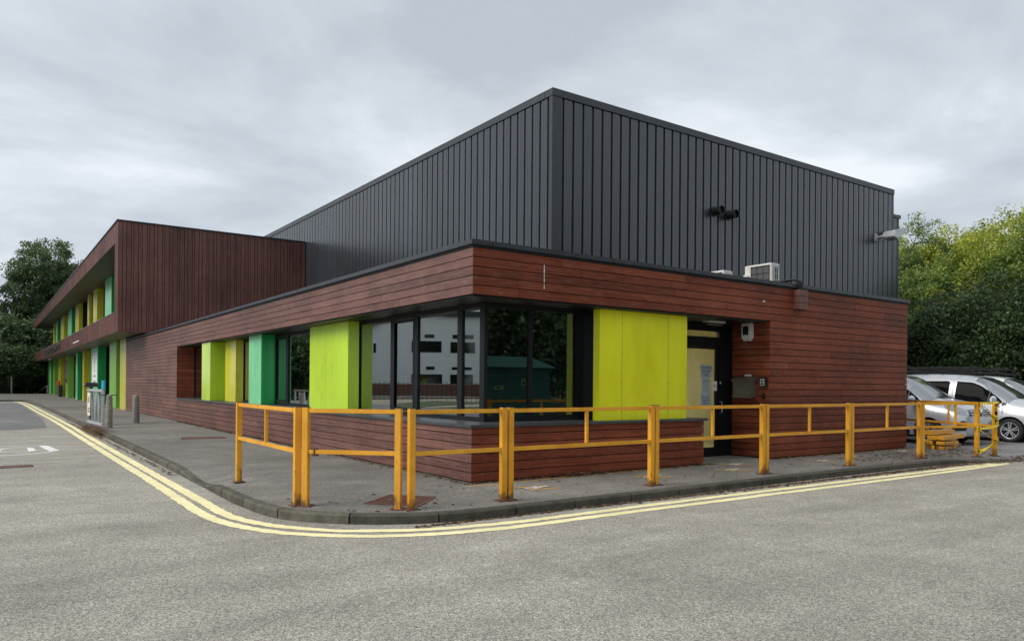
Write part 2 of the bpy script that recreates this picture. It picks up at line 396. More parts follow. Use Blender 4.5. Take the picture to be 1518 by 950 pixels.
def spline(P, step=.1):
    P = [Vector(p) for p in P]; out_ = []
    for i in range(len(P)-1):
        p0, p1, p2, p3 = P[max(i-1, 0)], P[i], P[i+1], P[min(i+2, len(P)-1)]
        n = max(2, int((p2-p1).length/step))
        for k in range(n):
            t = k/n; out_.append(.5*((2*p1)+(-p0+p2)*t+(2*p0-5*p1+4*p2-p3)*t*t+(-p0+3*p1-3*p2+p3)*t**3))
    out_.append(P[-1]); return out_
kp = spline(KP, .12)
def nrm2(P, i):
    d = P[min(i+1, len(P)-1)]-P[max(i-1, 0)]; d.z = 0; d.normalize(); return Vector((-d.y, d.x, 0))
mb = MB(); start = 0; acc = 0; KW = .125
def stone(a, b):
    sec = []; rr = random.random()
    for i in range(a, b+1):
        p = kp[i].copy(); n = nrm2(kp, i)
        if i == a and b-a > 1: p = p.lerp(kp[i+1], .08)
        if i == b and b-a > 1: p = p.lerp(kp[i-1], .08)
        h = p.z; q = Vector((p.x, p.y, 0))
        sec.append([q+Vector((0,0,-.05)), q+Vector((0,0,max(h-.022, 0))), q+n*.02+Vector((0,0,h)), q+n*KW+Vector((0,0,h)), q+n*KW+Vector((0,0,-.05))])
    V_ = [p for s_ in sec for p in s_]; F = []
    for i in range(len(sec)-1):
        for k in range(4): F.append((i*5+k, i*5+k+1, (i+1)*5+k+1, (i+1)*5+k))
    F += [(0,1,2,3,4), tuple((len(sec)-1)*5+k for k in (4,3,2,1,0))]
    mb.add(V_, F, 0, rr)
for i in range(1, len(kp)):
    acc += (kp[i]-kp[i-1]).length
    if acc >= .914 or i == len(kp)-1: stone(start, i); start = i; acc = 0
tag(mb.build('kerb', M_kerb), kind='structure')
# footway: strip behind the kerb plus a flat field
ring1 = [Vector((p.x, p.y, 0))+nrm2(kp, i)*(KW+.003)+Vector((0,0,p.z)) for i, p in enumerate(kp)]
ring2 = [Vector((p.x, p.y, 0))+nrm2(kp, i)*(KW+.55)+Vector((0,0,.11)) for i, p in enumerate(kp)]
mb = MB(); n = len(kp)
mb.add(ring1+ring2, [(i, i+1, n+i+1, n+i) for i in range(n-1)])
poly = [Vector((p.x, p.y, 0)) for p in ring2]+[Vector((12.4, 100, 0)), Vector((-40, 100, 0))]
tri = geometry.tessellate_polygon([poly])
mb.add([Vector((p.x, p.y, .11)) for p in poly], tri)
pv = mb.build('pavement', M_pave); tag(pv, kind='structure')
mb = MB(); xs = [12.4, 13.4, 20, 70]; zr = [[.004]*4, [.11, .03, .03, .03], [.11, .03, .03, .03]]; ys = [-2.33, -1.78, 100]
mb.add([(xs[i], ys[j] - (.0), zr[j][i]) for j in range(3) for i in range(4)], [(j*4+i, j*4+i+1, j*4+i+5, j*4+i+4) for j in range(2) for i in range(3)])
tag(mb.build('car_park', M_park), kind='structure')

def strip(name, P, width, mat, z, jag=.004):
    mb = MB(); P = spline([(x, y, z) for x, y in P], .07); V_ = []
    for i, p in enumerate(P):
        nn = nrm2(P, i)
        V_ += [p+nn*(width/2+random.uniform(-jag, jag)), p-nn*(width/2+random.uniform(-jag, jag))]
    mb.add(V_, [(2*i, 2*i+1, 2*i+3, 2*i+2) for i in range(len(P)-1)])
    return tag(mb.build(name, mat, fixn=False), kind='structure')
inner = [(-3.75,57.3),(-3.45,50),(-3.40,37),(-3.36,21),(-3.42,14.8),(-3.46,6),(-3.47,2.6),(-3.47,1.04),(-3.46,-.27),(-3.26,-1.03),(-2.92,-1.57),(-2.6,-1.87),(-2.0,-2.18),(-1.4,-2.31),(-.74,-2.36),(.5,-2.34),(2.3,-2.32),(5,-2.32),(7.67,-2.33),(11.3,-2.36)]
outer = [(-4.0,57.4),(-3.72,50),(-3.66,35.4),(-3.60,24.6),(-3.64,12.6),(-3.66,6),(-3.66,3.84),(-3.69,.9),(-3.69,.04),(-3.6,-.75),(-3.3,-1.5),(-2.75,-2.09),(-2.1,-2.42),(-1.5,-2.55),(-.9,-2.6),(.5,-2.58),(2,-2.58),(4.1,-2.58),(7.2,-2.58),(9.5,-2.55),(11.6,-2.48)]
strip('road_marking', inner, .145, M_yline, .004, .011); strip('road_marking', outer, .145, M_yline, .004, .011)
strip('road_marking', [(-16, 38.4), (-4.3, 37.7)], .12, M_wline, .009)
# elongated digit 5 of a speed marking
five = [(-4.52,11.65),(-4.72,11.9),(-5.2,12.02),(-5.9,12.35),(-6.6,12.2),(-6.95,11.4),(-6.6,10.3),(-5.9,9.55),(-5.2,9.45),(-4.75,9.75),(-4.55,10.08)]
strip('road_marking', five, .13, M_wline, .004)
strip('road_marking', [(-4.88,10.45),(-5.15,10.2),(-5.45,10.35),(-5.55,10.8),(-5.4,11.35),(-5.1,11.6),(-4.9,11.5)], .10, M_wline, .004)
mb = MB(); mb.add([(-4.56,11.72,.008),(-4.74,11.80,.008),(-4.62,9.95,.008),(-4.42,10.1,.008)], [(0,1,2,3)]); tag(mb.build('road_marking', M_wblock), kind='structure')
mb = MB(); mb.add([(-4.88,11.2,.008),(-5.0,11.3,.008),(-5.0,10.05,.008),(-4.84,10.4,.008)], [(0,1,2,3)]); tag(mb.build('road_marking', M_wblock), kind='structure')
# orange guide line and stencils on the footway
strip('pavement_marking', [(-.25,-.26),(.75,-.22),(2.2,-.15),(3.8,-.12),(5.45,-.08)], .045, M_oline, .114)
strip('pavement_marking', [(7.0,-.1),(9,-.12),(12.2,-.14)], .04, M_oline, .114)
def stencil(x, y, s=1.0):
    P = MB(); z = .114
    for a, b in (((x-.26*s, y+.13*s), (x+.26*s, y+.05*s)), ((x-.2*s, y-.13*s), (x+.3*s, y-.2*s))):
        d = .03*s; P.add([(a[0],a[1]-d,z),(b[0],b[1]-d,z),(b[0],b[1]+d,z),(a[0],a[1]+d,z)], [(0,1,2,3)])
    fig = [[(-.2,-.06),(-.05,-.02),(-.02,.03),(-.16,0)],[(-.05,-.05),(.06,-.09),(.14,-.03),(.02,.04)],[(.1,-.05),(.26,-.02),(.24,.03),(.12,.02)],[(.0,.02),(.12,.05),(.1,.09),(-.04,.06)],[(-.14,-.12),(.02,-.1),(.0,-.07),(-.14,-.09)]]
    for q in fig: P.add([(x+a*s, y+b*s, z+.003) for a, b in q], [(0,1,2,3)], 1)
    tag(P.build('pavement_marking', [M_oline, M_wline], fixn=False), kind='structure')
for x, y in ((.5,-.85),(2.85,-.8),(4.75,-.85),(5.55,-.3),(7.6,-.75),(9.0,-.55),(11.3,-.4)): stencil(x, y)
mb = MB(); mb.box(-4.1, -3.75, 12.0, 12.09, .001, .006); tag(mb.build('pavement_marking', M_oline), kind='structure')

# drain covers
def cover(pts, z, label, ribs=10):
    c = Vector((sum(p[0] for p in pts)/4, sum(p[1] for p in pts)/4, z))
    t = thing('manhole_cover', c, label, 'drain cover')
    f = MB(); P = [Vector((*p, z)) for p in pts]
    for i in range(4): f.bar(P[i]+Vector((0,0,.003)), P[(i+1) % 4]+Vector((0,0,.003)), .035, .012)
    f.build('frame', M_rust, t)
    g = MB(); g.add([p+Vector((0,0,.004)) for p in P], [(0,1,2,3)])
    for i in range(ribs):
        a = P[0].lerp(P[1], (i+.5)/ribs); b = P[3].lerp(P[2], (i+.5)/ribs)
        a2 = a.lerp(b, .06); b2 = a.lerp(b, .94); g.bar(a2+Vector((0,0,.007)), b2+Vector((0,0,.007)), .022, .008)
    g.build('lid', M_rust, t)
cover([(-2.06,-.9),(-1.5,-.42),(-1.1,-.88),(-1.62,-1.42)], .11, 'rusty ribbed iron cover in the footway behind the paired yellow posts')
cover([(-5.9,6.7),(-5.08,6.78),(-5.08,7.12),(-5.9,7.08)], .0, 'rusty square cover set in the road at the left edge')
cover([(-1.75,10.9),(-.7,10.8),(-.6,11.4),(-1.6,11.6)], .11, 'thin rusty cover in the footway beside the long timber wall')

# ------------------------------------------------------------------ timber front building
ZP, ZF, ZS, ZG = 3.545, 3.66, 2.86, .11      # top of boards, top of flashing, soffit, ground
BP = (ZP-ZS)/5                                # board pitch
XR, YL = 12.34, 32.7                          # ends of the right and left walls
BX, BY = 7.32, 7.47                           # metal hall near corner
YO = 20.5; XO = 7.0; XS = 5.05                # openings
def boards(mb, plane, a0, a1, z0, z1, nrm, ztop=ZP, pitch=BP, th=.024, gap=.0125):
    """horizontal boards on plane ('x'|'y', value) facing nrm (-1/+1)"""
    ax, val = plane; k0 = round((ztop-z1)/pitch); k1 = round((ztop-z0)/pitch)
    for k in range(k0, k1):
        zt = ztop-k*pitch; zb = zt-pitch+gap; a = a0; rr = random.Random(k*31+int(a0*7)+(5 if ax == 'x' else 0))
        a = a0-rr.uniform(0, 2.5)
        while a < a1:
            b = a+rr.uniform(1.8, 4.4); s, e_ = max(a, a0), min(b, a1)
            if e_-s > .02:
                v0, v1 = val, val+nrm*(th+rr.uniform(-.0015, .0015)); c = min(1, max(0, rr.gauss(.5, .3)))
                if ax == 'x': mb.box(v0, v1, s+.003, e_-.003, zb, zt, 0, c)
                else: mb.box(s+.003, e_-.003, v0, v1, zb, zt, 0, c)
            a = b
tb = thing('timber_building', (0, 0, ZG), 'single storey building clad in red brown horizontal boards with lime and green panels', 'building')
mb = MB(); boards(mb, ('x', .024), .0, YL, ZS, ZP, -1)                 # fascia, left
boards(mb, ('x', .024), YO, YL, ZG-.05, ZS, -1)
boards(mb, ('x', .024), .0, YO, ZG-.05, ZS-14*BP, -1)
mb.build('left_cladding', M_woodleft, tb)
mb = MB(); boards(mb, ('y', .024), .006, XR, ZS, ZP, -1)
boards(mb, ('y', .024), XO, XR, ZG-.05, ZS, -1)
boards(mb, ('y', .024), .006, XS, ZG-.05, ZS-14*BP, -1)
mb.build('front_cladding', M_wood, tb)
mb = MB(); boards(mb, ('x', XO+.024), .0, .92, ZG-.05, ZS, -1); mb.build('porch_cladding', M_wood, tb)
mb = MB(); boards(mb, ('y', YO+.0), .03, .60, ZG-.05+0, ZS, -1); mb.build('reveal_cladding', M_wood, tb)
mb = MB(); boards(mb, ('x', XS), .03, .66, ZG-.05, ZS-14*BP, +1); mb.build('sill_end_cladding', M_wood, tb)
mb = MB(); boards(mb, ('x', XR-.024), 0.0, BY+3, ZG-.05, ZP, +1); mb.build('end_cladding', M_wood, tb)
# dark backing wall behind the boards
mb = MB(); z0 = -.05
mb.box(.03, .2, .03, YL, ZS+.003, ZP+.02); mb.box(.2, XR-.03, .03, .2, ZS+.003, ZP+.02)
mb.box(.03, .25, YO+.03, YL, z0, ZS+.003); mb.box(XO+.03, XR-.03, .03, .25, z0, ZS+.003)
mb.box(XO+.03, XO+.2, .25, .98, z0, ZS+.003); mb.box(.25, .9, YO+.03, YO+.2, z0, ZS+.003)
mb.box(.03, .25, .25, YO+.03, z0, .93); mb.box(.03, XS-.03, .03, .25, z0, .93); mb.box(XS-.2, XS-.03, .25, .9, z0, .93)
mb.box(XR-.2, XR-.03, .25, BY+3, z0, ZS+.003)
mb.build('backing_wall', M_gap, tb)
# soffit, roof, flashing
mb = MB(); mb.box(.03, .95, .03, YO+.03, ZS-.004, ZS-.02); mb.box(.95, XO+.03, .03, .95, ZS-.004, ZS-.02); mb.build('soffit', M_soffit, tb)
mb = MB(); mb.box(.2, XR-.2, .2, BY+.3, ZP-.12, ZP-.06); mb.box(.2, BX+.3, BY+.3, YL, ZP-.12, ZP-.06)
mb.build('roof', M_flash, tb)
mb = MB(); t_ = .075
mb.box(-.05, .30, -.05, YL, ZF-t_, ZF); mb.box(.30, XR+.05, -.05, .30, ZF-t_, ZF); mb.box(XR-.3, XR+.05, .30, BY, ZF-t_, ZF)
mb.box(-.02, .03, -.02, YL, ZP+.008, ZF-t_, 1); mb.box(.03, XR+.02, -.02, .03, ZP+.008, ZF-t_, 1)
mb.build('parapet_flashing', [M_flash, M_gap], tb, bevel=.006)
mb = MB()
mb.box(-.045, .66, -.045, YO, .918, .962); mb.box(.66, XS+.06, -.045, .66, .918, .962)
mb.build('window_sill', M_sill, tb, bevel=.004)
mb = MB()
mb.box(.028, .05, .05, YO, -.05, .06+ZG); mb.build('plinth', M_gap, tb)
# windows: left band (plane x = .68) and right corner (plane y = .68)
GZ0, GZ1 = .962, ZS-.02
def win_left(y0, y1, mull=(), top=.07, bot=.07, edge=.06, casement=None):
    f = MB(); X0, X1 = .612, .66
    f.box(X0, X1, y0, y1, GZ0, GZ0+bot); f.box(X0, X1, y0, y1, GZ1-top, GZ1)
    f.box(X0, X1, y0, y0+edge, GZ0+bot, GZ1-top); f.box(X0, X1, y1-edge, y1, GZ0+bot, GZ1-top)
    for a, b in mull: f.box(X0-.01, X1, a, b, GZ0+bot, GZ1-top)
    if casement:
        a, b = casement; X2 = X0-.015; t2 = .05
        f.box(X2, X0, a, b, GZ0+bot+.02, GZ0+bot+.02+t2); f.box(X2, X0, a, b, GZ1-top-.02-t2, GZ1-top-.02)
        f.box(X2, X0, a, a+t2, GZ0+bot+.02+t2, GZ1-top-.02-t2); f.box(X2, X0, b-t2, b, GZ0+bot+.02+t2, GZ1-top-.02-t2)
    w_ = f.build('window', M_frame, tb, bevel=.003)
    p = MB(); p.box(.632, .640, y0+edge, y1-edge, GZ0+bot, GZ1-top); p.build('pane', M_glass, w_)
win_left(.66, 5.55, mull=((1.28, 1.43), (2.82, 2.95), (3.81, 3.93)), casement=(2.95, 3.81), edge=.10)
win_left(7.60, 11.0, mull=((9.9, 10.0),), casement=(10.0, 10.9))
win_left(12.0, 14.05); win_left(15.1, 15.9); win_left(16.9, YO)
f = MB(); Y0, Y1 = .612, .66
f.box(.66, 2.95, Y0, Y1, GZ0, GZ0+.09); f.box(.66, 2.95, Y0, Y1, GZ1-.07, GZ1)
f.box(.60, .66, .60, .66, GZ0, GZ1); f.box(1.47, 1.55, Y0-.01, Y1, GZ0+.09, GZ1-.07); f.box(2.80, 2.95, Y0, Y1, GZ0+.09, GZ1-.07)
wf = f.build('window', M_frame, tb, bevel=.003)
p = MB(); p.box(.66, 2.80, .632, .640, GZ0+.09, GZ1-.07); p.build('pane', M_glass, wf)
b_ = MB()
for k in range(44):
    z = GZ1-.1-k*.04; b_.add([(.78, .75, z), (2.75, .75, z), (2.75, .79, z+.012), (.78, .79, z+.012)], [(0,1,2,3)])
b_.build('venetian_blind', M_blind, tb, fixn=False)
# interior
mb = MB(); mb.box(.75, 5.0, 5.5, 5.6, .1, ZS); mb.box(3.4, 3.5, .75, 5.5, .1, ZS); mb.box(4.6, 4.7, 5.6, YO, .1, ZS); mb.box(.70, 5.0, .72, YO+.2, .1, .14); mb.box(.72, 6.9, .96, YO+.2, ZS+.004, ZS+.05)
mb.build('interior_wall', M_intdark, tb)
# coloured projecting panels
def lbox(y0, y1, x0, mat, front=None):
    s = MB(); s.box(x0, .60, y0, y1, GZ0+.006, ZS-.022)
    ys_ = (y0+y1)/2+(.12 if y1-y0 > 1.5 else -.02)
    s.box(x0-.001, x0+.002, ys_, ys_+.008, GZ0+.01, ZS-.03, 1)
    s.build('colour_panel', [mat, M_flash], tb, bevel=.004)
    if front:
        q = MB(); q.box(x0-.012, x0-.0015, y0+.004, ys_-.003, GZ0+.006, ZS-.024); q.box(x0-.012, x0-.0015, ys_+.003, y1-.004, GZ0+.006, ZS-.024); q.build('front_panel', front, tb)
    j = MB(); j.box(.602, .70, y0+.02, y1-.02, GZ0, ZS-.025); j.build('panel_jamb', M_steelbase, tb)
lbox(15.83, 16.96, .08, PM['lime']); lbox(13.98, 15.18, .38, PM['olive']); lbox(10.94, 12.08, .24, PM['green'], PM['mint']); lbox(5.41, 7.65, .36, PM['lime'])
s = MB(); s.box(2.65, 4.80, .20, .36, GZ0-.002, ZS-.025)
for x in (3.16, 4.30): s.box(x, x+.008, .198, .2005, GZ0, ZS-.03, 1)
for x in (3.16, 4.30):
    for k in range(4): s.box(x-.006, x+.014, .197, .2, 1.1+k*.5, 1.115+k*.5, 1)
s.build('colour_panel', [PM['yellowgreen'], M_flash], tb, bevel=.004)
mb = MB(); mb.box(2.67, 4.84, .362, .98, .1, ZS-.02); mb.build('panel_jamb', M_steelbase, tb)
# porch door wall at y = .95
DY = .95
f = MB()
f.box(4.84, 5.0, DY, DY+.08, ZG, ZS-.02); f.box(6.62, 6.70, DY, DY+.08, ZG, ZS-.02); f.box(5.0, 6.62, DY, DY+.08, 2.68, ZS-.02)
f.box(5.0, 6.62, DY, DY+.08, 2.36, 2.56); f.box(5.0, 6.62, DY, DY+.08, ZG, ZG+.03)
f.box(6.70, 7.02, DY+.01, DY+.07, ZG, ZS-.02)
f.build('door_frame', M_frame, tb, bevel=.003)
p = MB(); p.box(5.0, 6.62, DY+.03, DY+.036, 2.56, 2.68); p.build('transom_pane', M_doorglass, tb)
f = MB(); a, b = 5.05, 6.60
f.box(a, b, DY+.01, DY+.06, ZG+.035, .30); f.box(a, b, DY+.01, DY+.06, 2.31, 2.355); f.box(a, a+.06, DY+.01, DY+.06, .30, 2.31); f.box(b-.06, b, DY+.01, DY+.06, .30, 2.31)
dr = f.build('entrance_door', M_frame, tb, bevel=.003)
p = MB(); p.box(a+.06, b-.06, DY+.03, DY+.036, .30, 2.31); p.build('pane', M_doorglass, dr)
p = MB(); p.tube([(6.66, DY, 1.0), (6.66, DY-.05, 1.02), (6.66, DY-.05, 1.22), (6.66, DY, 1.24)], .010, 8); p.build('handle', M_galv, dr, smooth=True)
p = MB(); p.box(6.64, 6.68, DY-.012, DY-.001, 1.6, 1.65); p.build('lock_plate', M_galv, dr)
# lobby behind the door
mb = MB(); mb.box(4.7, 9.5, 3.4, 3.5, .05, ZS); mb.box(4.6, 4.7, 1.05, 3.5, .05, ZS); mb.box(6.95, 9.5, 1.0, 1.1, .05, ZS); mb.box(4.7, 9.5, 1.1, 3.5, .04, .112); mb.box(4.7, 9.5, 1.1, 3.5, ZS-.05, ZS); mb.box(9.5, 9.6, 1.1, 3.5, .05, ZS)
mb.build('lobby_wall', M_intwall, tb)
mb = MB(); mb.box(6.0, 7.4, 3.36, 3.395, 1.0, 1.06); mb.box(7.3, 7.9, 3.37, 3.395, 1.45, 1.95, 1); mb.build('lobby_notice_board', [M_mail, M_shed], tb)
g = G('lit ceiling lamp'); g.p.inputs['Emission Color'].default_value = (1, .95, .80, 1); g.p.inputs['Emission Strength'].default_value = 8.5; M_lit = g.m
mb = MB(); mb.box(5.2, 9.2, 1.14, 1.36, ZS-.07, ZS-.053); tag(mb.build('ceiling_lamp', M_lit), 'lit strip lamp inside the lobby behind the glass door', 'lamp')

# wall-mounted things around the porch
t = thing('wall_lamp', (6.04, .6, ZS-.02), 'long white bulkhead lamp under the porch ceiling above the glass door', 'lamp')
m = MB(); m.box(5.78, 6.30, .53, .67, ZS-.05, ZS-.022); m.build('base', M_offwhite, t); m = MB(); m.box(5.81, 6.27, .55, .65, ZS-.10, ZS-.051); m.build('diffuser', M_mail, t, bevel=.02)
t = thing('wall_heater', (6.98, .5, 2.65), 'small white box with dark window high on the porch side wall', 'control box')
m = MB(); m.box(6.88, 6.998, .38, .61, 2.52, 2.84); m.build('case', M_offwhite, t, bevel=.012); m = MB(); m.box(6.872, 6.879, .43, .56, 2.60, 2.78); m.build('screen', M_black, t)
m = MB(); m.box(6.9, 6.99, .42, .57, 2.48, 2.519); m.build('bracket', M_white, t)
t = thing('mailbox', (6.9, .53, 1.5), 'bronze grey letter box fixed to the porch side wall', 'mailbox')
m = MB(); m.prism([(.31, 1.33), (.31, 1.68), (.75, 1.68), (.75, 1.33)], 'x', 6.80, 6.998); m.build('body', M_mail, t, bevel=.015)
m = MB(); m.prism([(6.77, 1.66), (6.77, 1.695), (6.99, 1.75), (6.99, 1.66)], 'y', .29, .77); m.build('lid', M_mail, t, bevel=.006)
m = MB(); m.box(6.792, 6.799, .34, .72, 1.36, 1.64); m.build('front_panel', M_mail, t); m = MB(); m.tube([(6.82, .31, 1.34), (6.82, .75, 1.34)], .035, 10); m.build('newspaper_roll', M_mail, t, smooth=True)
m = MB(); m.box(6.97, 6.995, .43, .58, 1.76, 1.80); tag(m.build('name_plate', M_offwhite), 'small pale name plate just above the bronze letter box', 'sign')
t = thing('door_intercom', (6.98, .12, 1.63), 'small square intercom panel beside the letter box', 'intercom')
m = MB(); m.box(6.93, 6.998, .04, .20, 1.54, 1.74); m.build('housing', M_black, t, bevel=.008); m = MB(); m.box(6.922, 6.929, .07, .17, 1.57, 1.71); m.build('faceplate', M_galv, t)
m = MB(); m.tube([(6.92, .12, 1.66), (6.914, .12, 1.66)], .02, 12); m.box(6.916, 6.921, .09, .15, 1.59, 1.62); m.build('button', M_black, t)
m = MB(); m.box(6.955, 6.996, .1, .16, 1.32, 1.42); tag(m.build('door_switch', M_black), 'small black switch box low beside the letter box', 'switch')
def notice(x0, x1, z0, z1, mat, body, size, label, yy=DY-.004):
    t = thing('paper_notice', ((x0+x1)/2, yy, z0), label, 'notice')
    m = MB(); m.box(x0, x1, yy-.003, yy, z0, z1); m.build('sheet', mat, t)
    text('lettering', body, size, M_ink, t, ((x0+x1)/2, yy-.0045, (z0+z1)/2), ROT_FRONT, .0006)
yy = DY+.026
notice(6.08, 6.42, 1.72, 1.99, M_bluepaper, 'CONTROL\nROOMS\nUNIT', .078, 'top pale blue sheet taped to the glass door with bold capitals', yy)
notice(6.12, 6.37, 1.42, 1.712, M_bluepaper, 'A R E A\n~ ~ ~ ~ ~\n~ ~ ~ ~\n~ ~ ~ ~ ~\n~ ~ ~', .05, 'narrow middle blue sheet on the glass door below the bold one', yy)
notice(6.08, 6.41, 1.12, 1.412, M_bluepaper, 'No entry\nto general\nvisitors', .06, 'lowest wide blue sheet on the glass door', yy)
notice(6.43, 6.56, 1.46, 1.66, M_paper, 'PLEASE\nRING', .03, 'small white sheet at the right edge of the glass door', yy-.02)
# stickers in the corner window
def sticker(x0, x1, z0, z1, mat, label, extra=None, shape=None):
    t = thing('window_sticker', ((x0+x1)/2, .668, z0), label, 'sticker')
    m = MB(); m.box(x0, x1, .667, .670, z0, z1); m.build('backing', mat, t)
    if shape:
        m = MB(); m.add([(x0+(x1-x0)*a, .6655, z0+(z1-z0)*b) for a, b in shape], [tuple(range(len(shape)))]); m.build('symbol', M_ink, t, fixn=False)
sticker(1.37, 1.45, 1.54, 1.65, M_ysticker, 'yellow warning sticker with black triangle in the corner window', shape=[(.15,.25),(.85,.25),(.5,.85)])
sticker(.84, 1.02, 1.475, 1.53, M_ysticker, 'short wide yellow sticker low in the corner window', shape=[(.1,.3),(.65,.3),(.65,.7),(.1,.7)])
sticker(2.69, 2.79, 1.49, 1.61, M_paper, 'small white sticker at the right edge of the corner window', shape=[(.15,.15),(.85,.15),(.85,.55),(.15,.55)])
# timber cable box and cable over the parapet
t = thing('cable_box', (7.88, -.08, 3.1), 'small timber box fixed under the parapet with a black cable entering its top', 'cable box')
m = MB()
for k in range(3): m.box(7.74, 8.03, -.16, .0, 3.14+k*.135, 3.14+k*.135+.128, 0, .75-.1*k)
m.build('casing', M_woodv, t, bevel=.003)
m = MB(); m.tube([(7.3,.4,ZF+.03),(7.5,.15,ZF+.04),(7.68,-.02,ZF+.08),(7.82,-.085,ZF+.06),(7.88,-.095,ZF-.05),(7.88,-.09,3.5)], .022, 8); m.tube([(7.5,.35,ZF+.02),(7.66,.1,ZF+.05),(7.78,-.05,ZF+.10),(7.92,-.09,ZF+.04),(7.94,-.09,3.5)], .02, 8)
m.build('cable', M_black, t, smooth=True)
m = MB(); m.tube([(6.78, -.0, 3.235), (6.78, -.02, 3.235)], .022, 10); tag(m.build('wall_stud', M_offwhite), 'tiny white round stud on the timber fascia above the porch', 'wall fitting')
# drips of old sealant on the fascia
m = MB(); P_ = []
for k in range(31):
    z = 3.04+k*.0125; wq = random.choice((.002, .004, .008, .011)); xq = 1.306+random.uniform(-.002, .002); P_ += [(xq-wq, -.0045, z), (xq+wq, -.0045, z)]
m.add(P_, [(2*k, 2*k+1, 2*k+3, 2*k+2) for k in range(30)])
m.build('sealant_drip', M_offwhite, tb)

# ------------------------------------------------------------------ dark metal hall
ZB = 9.94; BX2 = 25.70; BYF = 62; ZST = 8.93; BX3 = 26.17
hall = thing('metal_hall', (BX, BY, 0), 'tall hall clad in dark blue grey ribbed steel', 'building')
PIT = .375
def ribbed(mb, axis, a0, a1, fixed, z0, z1, nrm, dots=True, lead=0):
    """profiled sheet: wide outer pans, narrow grooves"""
    prof = [(0, 0), (.010, -.045), (.068, -.045), (.082, 0), (.150, 0), (.156, -.008), (.166, -.008), (.172, 0), (.232, 0), (.238, -.008), (.248, -.008), (.254, 0)]
    pts = []; a = a0
    while a < a1:
        for dx, d in prof:
            dx *= 1.125
            if a+dx <= a1: pts.append((a+dx, d))
        a += PIT
    pts.append((a1, 0)); V_ = []
    for a, d in pts:
        o_ = fixed+nrm*(d+.035)
        for z in (z0, z1): V_.append((a, o_, z) if axis == 'x' else (o_, a, z))
    b0 = len(mb.v); mb.add(V_, [])
    for i in range(len(pts)-1):
        mb.f.append((b0+2*i, b0+2*i+2, b0+2*i+3, b0+2*i+1)); mb.mi.append(0); mb.r.append(random.Random(int((pts[i][0]-a0)/1.125+.001)*7+len(axis+str(fixed))).random())
    if dots:
        a = a0+.1; k = 0
        while a < a1:
            for zr_ in (4.7, 6.3, 7.9, 9.3):
                zr2 = zr_ + (k % 5)*.22-.4
                if z0 < zr2 < z1-.2:
                    o1 = fixed+nrm*.035; o2 = fixed+nrm*.045; s = .015
                    if axis == 'x': mb.box(a-s, a+s, o1, o2, zr2-s, zr2+s, 1)
                    else: mb.box(o1, o2, a-s, a+s, zr2-s, zr2+s, 1)
            a += PIT; k += 1
M_screw = plain('screw head', (.012, .013, .016), .4)
mb = MB(); ribbed(mb, 'x', BX+.30, BX2-.10, BY, 0, ZB-.22, -1); mb.build('front_cladding', [M_clad, M_screw], hall, fixn=False)
mb = MB(); ribbed(mb, 'x', BX2+.0, BX3-.10, BY+.02, 0, ZST-.16, -1, False); mb.build('front_cladding', [M_clad, M_screw], hall, fixn=False)
mb = MB(); ribbed(mb, 'y', BY+.12, BYF, BX, 0, ZB-.22, -1); mb.build('left_cladding', [M_clad, M_screw], hall, fixn=False)
mb = MB(); mb.box(BX+.05, BX2-.05, BY+.05, BYF, 0, ZB-.1); mb.box(BX2-.05, BX3-.05, BY+.06, BYF, 0, ZST-.1); mb.build('structure_wall', M_flash, hall)
mb = MB()
mb.prism([(BX-.045, BY+.12), (BX-.045, BY-.045), (BX+.30, BY-.045), (BX+.30, BY+.05), (BX+.05, BY+.05), (BX+.05, BY+.12)], 'z', 0, ZB-.2)
mb.build('corner_trim', M_flash, hall, bevel=.006); mb = MB()
mb.box(BX2-.10, BX2+.03, BY-.045, BY+.05, 0, ZB-.2); mb.build('corner_trim', M_flash, hall, bevel=.006); mb = MB(); mb.box(BX3-.10, BX3+.03, BY-.03, BY+.05, 0, ZST-.14)
mb.build('corner_trim', M_flash, hall, bevel=.006)
mb = MB()
mb.box(BX-.06, BX2+.05, BY-.065, BY+.3, ZB-.20, ZB); mb.box(BX-.06, BX+.3, BY+.3, BYF, ZB-.20, ZB); mb.box(BX2-.25, BX2+.05, BY+.3, BYF, ZB-.2, ZB)
mb.box(BX2+.05, BX3+.05, BY-.05, BY+.3, ZST-.14, ZST)
mb.build('parapet_coping', M_flash, hall, bevel=.01)
mb = MB(); mb.box(BX3-.02, BX3+.22, BY-.02, BYF, ZST-.12, ZST+.04); mb.build('gutter', M_flash, hall, bevel=.02)
mb = MB(); mb.box(BX-.064, BX2+.054, BY-.07, BY+.2, ZB+.001, ZB+.014); mb.box(BX-.068, BX+.2, BY+.2, BYF, ZB+.001, ZB+.014); mb.build('coping_edge', M_edge, hall)
mb = MB(); mb.box(BX+.2, BX2-.2, BY+.3, BYF, ZB-.15, ZB-.05); mb.build('roof', M_flash, hall)
